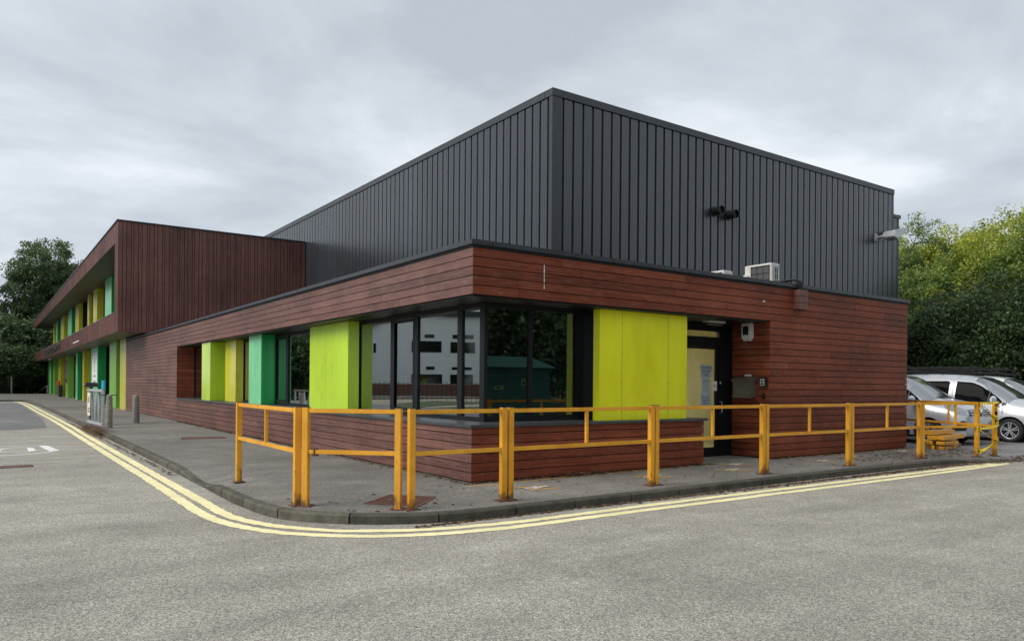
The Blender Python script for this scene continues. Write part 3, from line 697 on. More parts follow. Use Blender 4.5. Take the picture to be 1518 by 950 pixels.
def vent(x, z, label):
    t = thing('wall_vent', (x, BY-.05, z), label, 'vent', 'round vents on the metal hall'); y = BY-.035
    m = MB(); m.tube([(x, y, z), (x, y-.02, z)], .18, 20); m.build('flange', M_black, t, smooth=True)
    m = MB(); P = []; n_ = 24
    for k in range(n_):
        a = 2*math.pi*k/n_; c_, s_ = math.cos(a), math.sin(a)
        P.append([(x+.135*c_, y-.02, z+.135*s_), (x+.135*c_, y-.28, z+.135*s_), (x+.155*c_, y-.29, z+.155*s_), (x+.155*c_, y-.33, z+.155*s_), (x+.13*c_, y-.33, z+.13*s_), (x+.13*c_, y-.25, z+.13*s_)])
    m.add([q for r_ in P for q in r_], [(k*6+j, ((k+1) % n_)*6+j, ((k+1) % n_)*6+j+1, k*6+j+1) for k in range(n_) for j in range(5)])
    m.build('duct', M_black, t, smooth=True)
    m = MB(); m.tube([(x, y-.25, z), (x, y-.255, z)], .11, 20); m.build('damper', M_gap, t)
vent(14.22, 7.42, 'black round duct vent on the metal hall, the left one of the pair')
vent(14.97, 7.40, 'black round duct vent on the metal hall, the right one of the pair')
t = thing('floodlight', (24.4, BY-.03, 7.8), 'grey floodlight on a short arm near the right end of the metal hall', 'floodlight')
m = MB(); m.tube([(24.35, BY-.03, 7.75), (24.35, BY-.25, 7.78), (24.5, BY-.38, 7.82)], .04, 8); m.box(24.22, 24.48, BY-.06, BY-.04, 7.62, 7.92); m.build('bracket', M_galv, t)
m = MB(); m.prism([(24.4, 7.72), (24.5, 7.98), (25.55, 8.22), (25.6, 8.17), (25.35, 7.98), (24.75, 7.66)], 'y', BY-.75, BY-.25); m.build('lamp_head', M_galv, t, bevel=.03)
m = MB(); m.prism([(24.78, 7.655), (25.33, 7.97), (25.33, 7.95), (24.8, 7.635)], 'y', BY-.7, BY-.3); m.build('lens', M_lamp, t)

# air conditioners on the low roof
def aircon(x, y, ztop, label, full=True, ln=.86):
    z0 = ztop-.70; t = thing('air_conditioner', (x, y, ZP-.06), label, 'air conditioner', 'air conditioners on the low roof')
    m = MB(); m.box(x, x+.36, y, y+ln, z0, ztop); m.build('casing', M_white, t, bevel=.02)
    m = MB(); m.box(x-.012, x-.001, y+.06, y+ln-.22, z0+.05, ztop-.05, 0)
    m.build('fan_grille', M_grill, t)
    m = MB()
    for k in range(4): yy_ = y+.06+(ln-.28)*k/3; m.box(x-.02, x-.013, yy_-.008, yy_+.008, z0+.05, ztop-.05)
    for k in range(4): zq = z0+.08+(.54)*k/3; m.box(x-.026, x-.0205, y+.06, y+ln-.22, zq-.005, zq+.005)
    m.build('guard', M_black, t)
    m = MB(); m.box(x+.10, x+.27, y-.011, y-.001, z0+.06, ztop-.10); m.build('side_louvre', M_grill, t)
    m = MB()
    for k in range(3): m.box(x+.095+.083*k, x+.105+.083*k, y-.02, y-.012, z0+.06, ztop-.10)
    for k in range(4): zq = z0+.08+(.5)*k/3; m.box(x+.1, x+.27, y-.028, y-.0205, zq-.006, zq+.006)
    m.box(x+.10, x+.14, y-.016, y-.0005, ztop-.07, ztop-.04); m.box(x+.2, x+.28, y-.016, y-.0005, ztop-.08, ztop-.06)
    m.build('louvre_bars', M_white, t)
    m = MB(); m.tube([(x-.10, y+ln-.1, z0+.38), (x-.001, y+ln-.1, z0+.38)], .075, 12); m.build('pipe_cover', M_white, t, smooth=True)
    for yq in (y+.1, y+ln-.16): m = MB(); m.box(x, x+.36, yq, yq+.06, ZP-.06, z0); m.build('stand_leg', M_galv, t)
aircon(11.2, 3.0, 4.84, 'white air conditioner standing higher on the roof near the porch, larger in view')
aircon(9.27, 3.0, 4.46, 'white air conditioner mostly hidden behind the parapet, only its top showing')

# ------------------------------------------------------------------ two-storey wing
WX, WY, WY2 = -1.11, 27.3, 94.8; ZT, Z7, Z45, Z37 = 8.61, 7.70, 4.62, 3.73
wing = thing('office_wing', (0, WY, 0), 'two storey wing with overhanging brown timber frame and green and yellow fins', 'building')
def vboards(mb, plane, a0, a1, z0, z1, nrm, seed=1, th=.02, z_slope=None):
    ax, val = plane; rr = random.Random(seed); a = a0
    wd = [.20, .14, .20, .09]; k = 0
    while a < a1-.02:
        w_ = wd[k % 4]; b = min(a+w_, a1); c = min(1, max(0, rr.gauss(.5, .25))); dth = th+(.012 if k % 2 else 0)
        if ax == 'x': mb.box(val, val+nrm*dth, a+.011, b-.011, z0, z1, 0, c)
        else: mb.box(a+.011, b-.011, val, val+nrm*dth, z0, z1, 0, c)
        a = b; k += 1
mb = MB(); vboards(mb, ('y', WY+.03), WX, BX-.07, Z37, ZT-.06, -1, 3); mb.build('side_cladding', M_woodv, wing)
mb = MB(); vboards(mb, ('x', WX+.03), WY, WY2, Z7, ZT-.06, -1, 4); mb.build('upper_band_cladding', M_woodv, wing)
mb = MB(); vboards(mb, ('x', WX+.03), WY, WY2, Z37, Z45, -1, 5); mb.build('lower_band_cladding', M_woodv, wing)
mb = MB(); vboards(mb, ('x', WX+.03), WY, WY+.9, Z45+.0, Z7, -1, 6); mb.build('frame_side_cladding', M_woodv, wing)
mb = MB()
mb.box(WX+.03, BX, WY+.03, WY2-.02, Z7+.02, ZT-.07); mb.box(WX+.03, 7.0, WY+.03, WY2-.02, Z37+.02, Z45-.02)
mb.box(WX+.03, BX-.05, WY+.03, WY+.88, Z45-.02, Z7+.02); mb.build('frame_core', M_gap, wing)
mb = MB(); mb.box(WX+.032, .7, WY+.02, WY2-.03, Z37, Z37+.018); mb.box(WX+.032, .7, WY+.9, WY2-.03, Z7, Z7+.018); mb.build('soffit', M_soffitw, wing)
mb = MB(); mb.box(WX+.02, WX+.04, WY+.885, WY+.90, Z45, Z7); mb.box(WX+.03, .7, WY+.885, WY+.905, Z45, Z7); mb.build('inner_frame_side', M_woodv, wing)
mb = MB(); mb.box(WX-.04, BX-.06, WY-.04, WY+.2, ZT-.05, ZT); mb.box(WX-.04, WX+.2, WY+.2, WY2+.03, ZT-.05, ZT); mb.build('roof_flashing', M_flash, wing)
mb = MB(); mb.box(WX+.2, BX, WY+.2, WY2, ZT-.06, ZT-.02); mb.build('roof', M_flash, wing)
mb = MB(); mb.box(WX-.02, WX+.35, WY+.9, WY2, Z45+.002, Z45+.02); mb.build('ledge_flashing', M_edge, wing)
# recessed walls
mb = MB(); mb.box(.62, .9, WY+.9, 88, Z45-.02, Z7+.02); mb.box(.62, .9, YL+.3, 91, 0, Z37+.02); mb.build('window_wall', M_dglass, wing)
mb = MB(); mb.box(.9, BX+15, YL+.35, 91.2, 0, ZT-.2); mb.build('rear_wall', M_gap, wing)
fr = MB()
for y in np.arange(29, 88, 1.25): fr.box(.57, .64, y, y+.06, Z45, Z7)
for y in np.arange(34.9, 91, 1.25): fr.box(.57, .64, y, y+.06, ZG, Z37)
fr.box(.57, .64, WY+.9, 88, Z45, Z45+.3); fr.box(.57, .645, YL+.3, 91, 2.6, 2.66); fr.build('window_frame', M_frame, wing)
def fin(y0, y1, x0, d, z0, z1, front, side):
    m = MB(); m.box(x0, x0+d, y0, y1, z0, z1)
    fo = m.build('colour_fin', side, wing)
    if front is not side:
        q = MB(); q.box(x0-.03, x0-.002, y0+.01, y1-.01, z0+.005, z1-.005); q.build('front_panel', front, fo)
    j = MB(); j.box(x0+d+.001, .64, y0+.04, y1-.02, z0, z1); j.build('fin_jamb', M_frame, wing)
UP = [(39.69,42.51,.15,'mint','green'),(46.73,49.03,.38,'olive','olive'),(51.22,52.37,.17,'olive','olive'),(58.47,61.2,.28,'olive','olive'),(64.15,67.78,.22,'mint','green'),
      (72.02,75.63,.26,'olive','olive'),(79.27,81.05,.3,'mint','green'),(83.86,85.49,.19,'olive','olive')]
for a, b, d, c1, c2 in UP: fin(a, b, .2, d, Z45, Z7-.01, PM[c1], PM[c2])
LO = [(32.74,34.76,.25,'olive','olive'),(36.18,38.8,.25,'leaf','leaf'),(44.05,47.73,.44,'mint','green'),(52.22,53.29,.40,'olive','olive'),(56.55,57.95,.26,'mint','green'),
      (64.78,67.43,.44,'leaf','leaf'),(72.28,75.48,.33,'olive','olive'),(80.14,82.01,.32,'leaf','leaf'),(84.63,86.69,.17,'mint','green'),(88.84,90.33,.13,'leaf','leaf')]
for a, b, d, c1, c2 in LO: fin(a, b, 0.0, d, ZG, Z37-.005, PM[c1], PM[c2])
# fascia lettering
text('fascia_lettering', 'RESOURCE CENTRE', .62, M_black, wing, (WX-.045, 66.2, 4.14), ROT_LEFT, .02, sx=3.1)
m = MB(); m.box(WX-.03, WX-.01, 43.3, 46.9, 3.98, 4.05); m.build('fascia_plate', M_offwhite, wing)
def wsign(y0, y1, z0, z1, mat, label, rows):
    t = thing('wall_banner', (-.03, (y0+y1)/2, z0), label, 'sign')
    m = MB(); m.box(-.035, -.008, y0, y1, z0, z1); m.build('board', mat, t)
    for s_, z, sz, sx in rows: text('lettering', s_, sz, M_ink if mat is not M_ink else M_paper, t, (-.04, (y0+y1)/2, z), ROT_LEFT, .002, sx=sx)
wsign(44.3, 46.9, 1.25, 3.38, M_paper, 'tall white banner sign with grey lettering on a mint fin of the wing', [('U\nN\nI\nT\nS', 2.6, .2, 5), ('to let', 1.9, .22, 2.5), ('OFFICE', 1.5, .2, 2.2)])
wsign(65.4, 67.0, 1.4, 3.35, M_ink, 'narrow dark vertical sign on a pale green fin of the wing', [('O\nF\nF\nI\nC\nE', 2.5, .26, 3)])
m = MB(); m.box(-.12, -.01, 73.0, 74.9, 1.05, 1.6); tag(m.build('wall_box', M_red, bevel=.02), 'red box fixed on an olive fin of the wing', 'wall box')
m = MB(); m.box(-.30, -.01, 70.0, 71.9, ZG, 1.2); tag(m.build('litter_bin', M_flash, bevel=.05), 'dark grey bin standing against the far fins of the wing', 'bin')
t = thing('security_camera', (-.6, 75.5, Z37), 'small white dome camera under the lower soffit of the wing', 'camera')
m = MB(); m.tube([(-.65, 76, Z37), (-.65, 76, Z37-.18)], .12, 10); m.build('housing', M_offwhite, t, smooth=True); m = MB(); m.tube([(-.65, 76, Z37-.18), (-.65, 76, Z37-.3)], [.12, .05], 10); m.build('dome', M_black, t, smooth=True)

# ------------------------------------------------------------------ guard rails
RH = 1.27
def rail_panel(a, b, label, infill=(.5,), post0=True, post1=True, caps=True):
    a = Vector((*a, ZG)); b = Vector((*b, ZG)); t = thing('guard_rail', a.lerp(b, .5), label, 'railing', 'amber guard rail panels along the kerb')
    d = (b-a).normalized(); ang = math.atan2(d.y, d.x); pw = .075
    for q, on in ((a, post0), (b, post1)):
        if not on: continue
        m = MB(); m.bar(q, q+Vector((0, 0, RH-ZG-.005)), pw, pw, up=d); p_ = m.build('post', M_rail, t, bevel=.005)
        m = MB(); m.bar(q+Vector((0,0,RH-ZG-.004)), q+Vector((0,0,RH-ZG+.003)), pw-.006, pw-.006, up=d); m.build('cap', M_cap, p_)
        m = MB(); m.bar(q-d*.085+Vector((0,0,.005)), q+d*.085+Vector((0,0,.006)), .15, .012)
        for sx in (-1, 1):
            c_ = q+d*.058*sx; n_ = Vector((-d.y, d.x, 0))*.035
            m.tube([c_+n_, c_+n_+Vector((0,0,.025))], .009, 6); m.tube([c_-n_, c_-n_+Vector((0,0,.025))], .009, 6)
        m.build('base_plate', M_rust, p_)
    a2 = a+d*pw/2; b2 = b-d*pw/2; up = Vector((0,0,1))
    m = MB(); z = RH-ZG-.03-.012; m.bar(a2+up*z, b2+up*z, .05, .05); m.build('top_rail', M_rail, t, bevel=.004)
    z = .64; m = MB(); m.bar(a2+up*z, b2+up*z, .05, .05); m.build('middle_rail', M_rail, t, bevel=.004)
    for f_ in infill:
        c_ = a.lerp(b, f_); m = MB(); m.bar(c_+up*(z+.025), c_+up*(RH-ZG-.067), .04, .04, up=d); m.build('infill_bar', M_rail, t, bevel=.003)
rail_panel((-2.78,1.90), (-2.79,-.60), 'leftmost amber guard rail panel, running away along the side street', (.52,))
rail_panel((-2.715,-.685), (-1.91,-1.47), 'amber guard rail panel on the corner left of the twin posts, with a rusty joint', ())
rail_panel((-1.80,-1.575), (-.54,-1.60), 'amber guard rail panel on the corner right of the twin posts, without infill bar', ())
rail_panel((-.44,-1.60), (2.08,-1.56), 'first amber guard rail panel of the straight front row, before the dark sill wall', (.505,))
rail_panel((2.175,-1.56), (4.70,-1.53), 'amber guard rail panel in front of the yellow green panel and glass door')
rail_panel((4.795,-1.53), (7.19,-1.56), 'amber guard rail panel just right of the porch', (.5,))
rail_panel((7.285,-1.56), (9.84,-1.53), 'amber guard rail panel in front of the right end of the timber wall', (.5,))
rail_panel((9.93,-1.54), (11.30,-2.0), 'amber guard rail panel at the right end beside the taped gap', (.6,))
rail_panel((13.5,.72), (11.84,-2.12), 'amber guard rail panel returning behind the taped gap towards the parked vans', (.55,), True, True)
m = MB(); m.box(-2.66, -2.60, -.79, -.72, .70, .79); tag(m.build('rail_clamp', M_rust), 'rusty bracket joining the middle rail to its post at the corner', 'bracket')
# hazard tape between the last two posts
g = G('hazard tape'); v = g.obj(); wv = g.n('ShaderNodeTexWave'); wv.inputs['Scale'].default_value = 4; g.link(v, wv.inputs[0])
g.col(g.ramp(wv.outputs[1], [(.0, (.75, .58, .02)), (.86, (.75, .58, .02)), (.93, (.04, .04, .03))], 'CONSTANT')); g.set(.4); M_tape = g.m
m = MB(); A = Vector((11.27, -2.05, 0)); B = Vector((11.86, -2.17, 0))
def ribbon(p, q, wdt=.05, sag=.03, tw=0):
    P = []; n_ = 10; d = (q-p).normalized(); n3 = Vector((-d.y, d.x, 0)).normalized() if abs(d.z) < .99 else Vector((0, 1, 0))
    for i in range(n_+1):
        t_ = i/n_; c_ = p.lerp(q, t_)-Vector((0,0,sag*4*t_*(1-t_))); a = tw*t_+.3*math.sin(t_*7); u = (Vector((0,0,1))*math.cos(a)+n3*math.sin(a))
        P += [c_-u*wdt/2-n3*.001, c_+u*wdt/2-n3*.001, c_+u*wdt/2+n3*.001, c_-u*wdt/2+n3*.001]
    m.add(P, [(4*i+k, 4*i+(k+1) % 4, 4*i+4+(k+1) % 4, 4*i+4+k) for i in range(n_) for k in range(4)])
def zv(V_, z): return Vector((V_.x, V_.y, z))
for k in range(2):
    o_ = Vector((0, -.012*k, 0))
    ribbon(zv(A,1.24)+o_, zv(B,1.27)+o_, .05, .02, 1); ribbon(zv(A,1.21)+o_, zv(B,.86)+o_, .06, .02, 2+k); ribbon(zv(A,.72)+o_, zv(B,.78)+o_, .05, .03, 1)
    ribbon(zv(A,.70)+o_, zv(B,.42)+o_, .05, .02, 2); ribbon(zv(B,.45+.05*k)+o_, zv(A,.22+.02*k)+o_, .07, .05, 3)
ribbon(zv(B,1.26)-Vector((.07,0,0)), zv(B,.8)-Vector((.07,0,0)), .05, 0, 3)
for z_ in (.22, .25, .72): 
    for dx, dy in ((-.05, 0), ):
        m.box(A.x-.07, A.x+.075, A.y-.006, A.y-.002, z_-.03, z_+.03)
for z_ in (.44, .82): m.box(B.x-.07, B.x+.045, B.y-.008, B.y-.003, z_-.03, z_+.04)
tag(m.build('hazard_tape', M_tape, fixn=False), 'yellow hazard tape zigzagged between the last two amber posts', 'tape')
# stack of yellow beams
LB = ['topmost short amber beam of the pile beyond the rail', 'second amber beam from the top, sticking out furthest to the right', 'third amber beam down in the pile, partly recessed', 'lowest amber beam of the pile, lying on the ground']
for k, (xa, xb, yo) in enumerate(((12.5, 13.62, .03), (12.5, 13.95, -.05), (12.5, 13.7, .03), (12.5, 13.85, -.02))):
    z = .10+(3-k)*.115
    m = MB(); m.box(xa, xb, -.55+yo, -.35+yo, z, z+.10); tag(m.build('timber_beam', M_rail, bevel=.006), LB[k], 'beam', 'amber beams piled by the vans')
for k, (xa, xb) in enumerate(((12.48, 13.1), (12.48, 13.2), (12.48, 13.15))):
    z = .10+k*.115; m = MB(); m.box(xa, xb, -.80, -.62, z+.01, z+.09)
    tag(m.build('timber_beam', M_rail, bevel=.006), ['short amber beam on the ground at the near side of the pile by the wall end', 'middle short amber beam at the near side of the pile by the wall end', 'upper short amber beam at the near side of the pile by the wall end'][k], 'beam', 'amber beams piled by the vans')
m = MB(); m.tube([(12.2, .05, .16), (12.2, .05, .0)], .03, 8); m.box(12.16, 12.26, .0, .1, .14, .2); tag(m.build('ground_bracket', M_rust), 'small rusty bracket under the right end of the timber wall', 'bracket')

# bollard and gate on the left footway
def lathe(prof, n=20):
    m = MB(); V_ = [(r_*math.cos(2*math.pi*k/n), r_*math.sin(2*math.pi*k/n), z) for r_, z in prof for k in range(n)]
    m.add(V_, [(i*n+k, i*n+(k+1) % n, (i+1)*n+(k+1) % n, (i+1)*n+k) for i in range(len(prof)-1) for k in range(n)]); return m
m = lathe([(0.001, 0), (.125, 0), (.12, .3), (.105, .86), (.10, .93), (.07, .97), (.03, .985), (.001, .985)]); o = m.build('concrete_bollard', M_conc, smooth=True); o.location = (-1.5, 19.55, .11)
tag(o, 'round topped concrete bollard standing alone on the footway by the timber wall', 'bollard')
gt = thing('metal_gate', (-2.78, 18.3, .11), 'open galvanised gate leaf with zigzag bars at the footway edge', 'gate')
GA, GB = Vector((-2.80, 17.0, 0)), Vector((-2.93, 19.75, 0))
def gp(t_, z): p_ = GA.lerp(GB, t_); return Vector((p_.x, p_.y, z))
m = MB()
m.bar(gp(0,.2), gp(1,.2), .05, .09); m.bar(gp(0,1.26), gp(1,1.26), .06, .08); m.bar(gp(.0,.13), gp(.0,1.3), .09, .07); m.bar(gp(1,.13), gp(1,1.3), .07, .07); m.build('frame', M_galv, gt, bevel=.006)
m = MB()
xs_ = [.12, .22, .34, .46, .58, .70, .82]
for i in range(len(xs_)-1): m.bar(gp(xs_[i], .24 if i % 2 else 1.22), gp(xs_[i+1], 1.22 if i % 2 else .24), .02, .055, up=(1, 0, 0))
m.build('zigzag_bar', M_galv, gt)
m = MB(); P_ = [gp(.70, .42), gp(.88, .42), gp(.88, 1.18), gp(.70, 1.18)]
m.add([p_+Vector((-.07, 0, 0)) for p_ in P_]+[p_+Vector((-.06, 0, 0)) for p_ in P_], [(0,1,2,3),(7,6,5,4),(0,4,5,1),(1,5,6,2),(2,6,7,3),(3,7,4,0)])
sg = thing('hanging_sign', (-2.98, 18.8, .8), 'cream poster board with a brown picture tied to the gate leaf', 'sign')
m.build('board', plain('cream board', (.75, .70, .58), .6), sg)
m = MB(); P_ = [gp(.75, .84), gp(.82, .84), gp(.83, 1.0), gp(.79, 1.08), gp(.75, .98)]
m.add([p_+Vector((-.074, 0, 0)) for p_ in P_], [(0,1,2,3,4)]); m.build('picture', M_orange, sg, fixn=False)
text('lettering', 'CAFE\nOPEN', .10, M_ink, sg, gp(.79, .60)+Vector((-.075, 0, 0)), ROT_LEFT, .001, sx=2.2)
m = lathe([(0.001, 0), (.095, 0), (.09, .9), (.08, 1.0), (.04, 1.04), (.001, 1.05)]); o = m.build('concrete_bollard', M_conc, smooth=True); o.location = (-2.66, 16.72, .11)
tag(o, 'concrete bollard right beside the near end of the galvanised gate', 'bollard')
m = MB(); m.tube([(-2.45, 16.75, 1.13), (-2.9, 16.7, 1.13)], .015, 6); tag(m.build('bolt_bar', M_black), 'short black bolt bar on top of the bollard beside the gate', 'bolt')
m = MB(); m.tube([gp(-.02, 1.31), gp(-.02, 1.58)], .05, 10); tag(m.build('blue_marker', M_cyan, smooth=True), 'short bright blue tube standing on the near corner of the gate', 'marker')
m = MB(); m.prism([(-2.75, 1.34), (-2.68, 1.50), (-2.32, 1.50), (-2.25, 1.34)], 'y', 23.0, 23.3); m.box(-2.55, -2.45, 23.1, 23.2, .11, 1.34)
tag(m.build('sign_stand', M_flash), 'dark grey topped stand just behind the galvanised gate', 'sign stand')

# ------------------------------------------------------------------ vans
def sstep(a, b, x): t_ = min(1, max(0, (x-a)/(b-a))); return t_*t_*(3-2*t_)
def lerp_tab(tab, s_):
    for (a, va), (b, vb) in zip(tab, tab[1:]):
        if s_ <= b: t_ = (s_-a)/(b-a) if b > a else 0; return va+(vb-va)*max(0, t_)
    return tab[-1][1]
ZTOP = [(0,.84),(.02,.93),(.06,1.01),(.14,1.07),(.28,1.12),(.5,1.17),(.75,1.215),(.95,1.26),(1.05,1.32),(1.25,1.455),(1.5,1.62),(1.75,1.765),(1.95,1.85),(2.15,1.90),(2.5,1.94),(3.2,1.965),(4.6,1.95),(4.85,1.92),(4.97,1.80),(5.0,1.72)]
ZBOT = [(0,.36),(.05,.26),(.15,.22),(.5,.24),(5,.26)]
WID = [(0,.66),(.03,.745),(.08,.80),(.16,.85),(.28,.90),(.45,.94),(.7,.965),(1.1,.978),(4.6,.978),(4.9,.95),(5,.90)]
def wz(z):  # tumblehome
    return 1-.04*sstep(.55,.2,z) - .02*sstep(.7,1.1,z)*(1) - .17*max(0, (z-1.1)/.87)**1.25
def van_pt(s_, th):
    zt, zb, W = lerp_tab(ZTOP, s_), lerp_tab(ZBOT, s_), lerp_tab(WID, s_)
    p_ = 5.5 if s_ > 1.6 else 4.0
    z = zb+(zt-zb)*math.sin(th)**(2/p_); yf = math.cos(th)**(2/p_) if th < math.pi/2-1e-6 else 0
    return (s_, W*wz(z)*yf, z)
def van_side_y(s_, z):
    lo, hi = 0, math.pi/2
    for _ in range(30):
        mid = (lo+hi)/2
        if van_pt(s_, mid)[2] < z: lo = mid
        else: hi = mid
    return van_pt(s_, lo)[1]
def van_top_z(s_, y):
    lo, hi = 0, math.pi/2
    for _ in range(30):
        mid = (lo+hi)/2
        if van_pt(s_, mid)[1] > y: lo = mid
        else: hi = mid
    return van_pt(s_, lo)[2]
def smooth_tab(tab, it=1): return tab
SS = sorted(set([round(x, 3) for x in list(np.linspace(0, .3, 10))+list(np.linspace(.3, 2.2, 26))+list(np.linspace(2.2, 4.8, 14))+[4.85, 4.9, 4.94, 4.97, 5.0]]))
def make_van(name, paint, label, lettered=False):
    t = thing(name, (0, 0, 0), label, 'van', 'vans parked beside the building')
    K = 18; ths = [ (math.pi/2)*(k/K)**1.0 for k in range(K+1)]
    V_ = []; ring = 2*K+1+1
    for s_ in SS:
        half = [van_pt(s_, th) for th in ths]; zb = lerp_tab(ZBOT, s_)
        sec = [(s_, 0, zb)]+[(a, y, z) for a, y, z in half]+[(a, -y, z) for a, y, z in half[-2::-1]]
        V_ += sec
    n_ = len(sec); m = MB()
    F = [(i*n_+k, i*n_+(k+1) % n_, (i+1)*n_+(k+1) % n_, (i+1)*n_+k) for i in range(len(SS)-1) for k in range(n_)]
    F += [tuple(range(n_))[::-1], tuple((len(SS)-1)*n_+k for k in range(n_))]
    m.add(V_, F); body = m.build('body', paint, t, smooth=True)
    # cut wheel arches
    cut = MB()
    for s_ in (.93, 4.03):
        for sd_ in (-1, 1):
            cut.tube([(s_, sd_*.60, .34), (s_, sd_*1.2, .34)], .395, 40)
    co = cut.build('cutter', M_black)
    md = body.modifiers.new('b', 'BOOLEAN'); md.object = co; md.operation = 'DIFFERENCE'; md.solver = 'EXACT'
    dg = bpy.context.evaluated_depsgraph_get(); me = bpy.data.meshes.new_from_object(body.evaluated_get(dg))
    body.modifiers.clear(); body.data = me; bpy.data.objects.remove(co)
    me.polygons.foreach_set('use_smooth', [True]*len(me.polygons))
    try: me.set_sharp_from_angle(angle=R(40))
    except Exception: pass
    # arch liners
    m = MB()
    for s_ in (.93, 4.03):
        for sd_ in (-1, 1): m.tube([(s_, sd_*.58, .34), (s_, sd_*.62, .34)], .393, 30)
    m.build('arch_liner', M_gap, t)
    # side panels following the body
    def side_patch(mm, poly, off=.006, sd_=1, n1=14, n2=8, mi=0):
        """poly: list of (s, zlow, zhigh)"""
        P = []; cols = []
        S0, S1 = poly[0][0], poly[-1][0]
        for i in range(n1+1):
            s_ = S0+(S1-S0)*i/n1
            zl = lerp_tab([(a, b) for a, b, c_ in poly], s_); zh = lerp_tab([(a, c_) for a, b, c_ in poly], s_)
            for j in range(n2+1):
                z = zl+(zh-zl)*j/n2; P.append((s_, sd_*(van_side_y(s_, z)+off), z))
        mm.add(P, [(i*(n2+1)+j, i*(n2+1)+j+1, (i+1)*(n2+1)+j+1, (i+1)*(n2+1)+j) for i in range(n1) for j in range(n2)], mi)
    for sd_ in (-1, 1):
        m = MB()
        side_patch(m, [(1.17, 1.10, 1.16), (1.30, 1.09, 1.28), (1.75, 1.09, 1.60), (2.0, 1.10, 1.70), (2.42, 1.12, 1.73)], .012, sd_)
        m.build('side_window', M_vglass, t, smooth=True)
        m = MB(); side_patch(m, [(2.62, 1.16, 1.70), (2.68, 1.12, 1.74), (3.45, 1.12, 1.74), (3.5, 1.16, 1.70)], .012, sd_); m.build('side_window', M_vglass, t, smooth=True)
        if True:
            m = MB(); side_patch(m, [(3.66, 1.16, 1.70), (3.72, 1.12, 1.74), (4.6, 1.12, 1.72), (4.68, 1.16, 1.66)], .005, sd_); m.build('side_window', M_vglass, t, smooth=True)
        m = MB()  # black window pillar strip + mirror sail
        side_patch(m, [(1.05, 1.06, 1.08), (1.16, 1.03, 1.17), (1.17, 1.03, 1.10)], .014, sd_, 4, 3)
        side_patch(m, [(1.50, 1.095, 1.42), (1.53, 1.095, 1.44)], .018, sd_, 1, 6)
        for s0 in (1.12, 2.50, 3.60):   # door seams
            side_patch(m, [(s0, .42 if s0 > 1.4 else .78, 1.70 if s0 > 1.4 else 1.03), (s0+.012, .42 if s0 > 1.4 else .78, 1.70 if s0 > 1.4 else 1.03)], .003, sd_, 1, 14)
        side_patch(m, [(1.42, .26, .40), (3.5, .26, .40)], .008, sd_, 14, 2)
        m.build('side_trim', M_black, t, smooth=True)
        m = MB(); m.tube([(2.32, sd_*(van_side_y(2.3, .98)+.012), .985), (2.12, sd_*(van_side_y(2.15, .98)+.03), .99)], .014, 8); m.build('door_handle', paint, t, smooth=True)
        # mirror
        m = MB(); P = []
        for i in range(9):
            u_ = i/8; r_ = math.sin(math.pi*(.08+.84*u_))**.5
            for k in range(12):
                a_ = 2*math.pi*k/12; P.append((1.30+.09*math.cos(a_)*r_*.8, sd_*(.96+.30*u_), 1.20+.12*math.sin(a_)*r_))
        m.add(P, [(i*12+k, i*12+(k+1) % 12, (i+1)*12+(k+1) % 12, (i+1)*12+k) for i in range(8) for k in range(12)]+[tuple(range(12)), tuple(96+k for k in range(12))])
        mi_ = m.build('wing_mirror', paint, t, smooth=True)
        m = MB(); m.bar((1.28, sd_*.88, 1.10), (1.30, sd_*1.0, 1.13), .09, .05); m.box(1.37, 1.378, sd_*1.0, sd_*1.22, 1.12, 1.28); m.build('mirror_arm', M_black, mi_)
        # headlamp
        m = MB(); side_patch(m, [(.03, .80, .90), (.10, .80, .96), (.30, .84, 1.03), (.46, .92, 1.08), (.60, 1.04, 1.10)], .006, sd_, 10, 4); hl = m.build('headlight', M_lamp, t, smooth=True)
        m = MB(); side_patch(m, [(.06, .785, .80), (.30, .82, .835), (.5, .92, .935)], .009, sd_, 8, 1); m.build('lamp_strip', M_chrome, hl, smooth=True)
        m = MB(); side_patch(m, [(.035, .42, .62), (.10, .40, .68), (.26, .40, .58), (.34, .42, .46)], .006, sd_, 8, 4); m.build('bumper_recess', M_black, t, smooth=True)
    # windscreen
    m = MB(); P = []; ns, ny = 14, 14
    for i in range(ns+1):
        s_ = 1.0+(1.93-1.0)*i/ns; wmax = .82-.13*(i/ns)
        for j in range(ny+1):
            y = -wmax+2*wmax*j/ny; bow = .16*(1-(y/.82)**2)*(1-i/ns)*(-1)   # base of the screen curves forward in the middle
            s2 = s_+bow*.8; P.append((s2, y, van_top_z(s2, abs(y))+.014))
    m.add(P, [(i*(ny+1)+j, i*(ny+1)+j+1, (i+1)*(ny+1)+j+1, (i+1)*(ny+1)+j) for i in range(ns) for j in range(ny)])
    ws = m.build('windscreen', M_wscreen, t, smooth=True)
    m = MB()
    for y0 in (-.45, .35): m.bar((.98, y0, van_top_z(.98, abs(y0))+.02), (1.08, y0+.5, van_top_z(1.08, abs(y0+.5))+.02), .018, .018)
    m.build('wiper', M_black, ws)
    # grille, badge, plate, lower intake
    def front_x(y, z):   # s where the half width reaches y at height z
        lo, hi = 0, 1.0
        for _ in range(30):
            mid = (lo+hi)/2
            zt = lerp_tab(ZTOP, mid)
            if zt <= z or van_side_y(mid, z) < abs(y): lo = mid
            else: hi = mid
        return lo
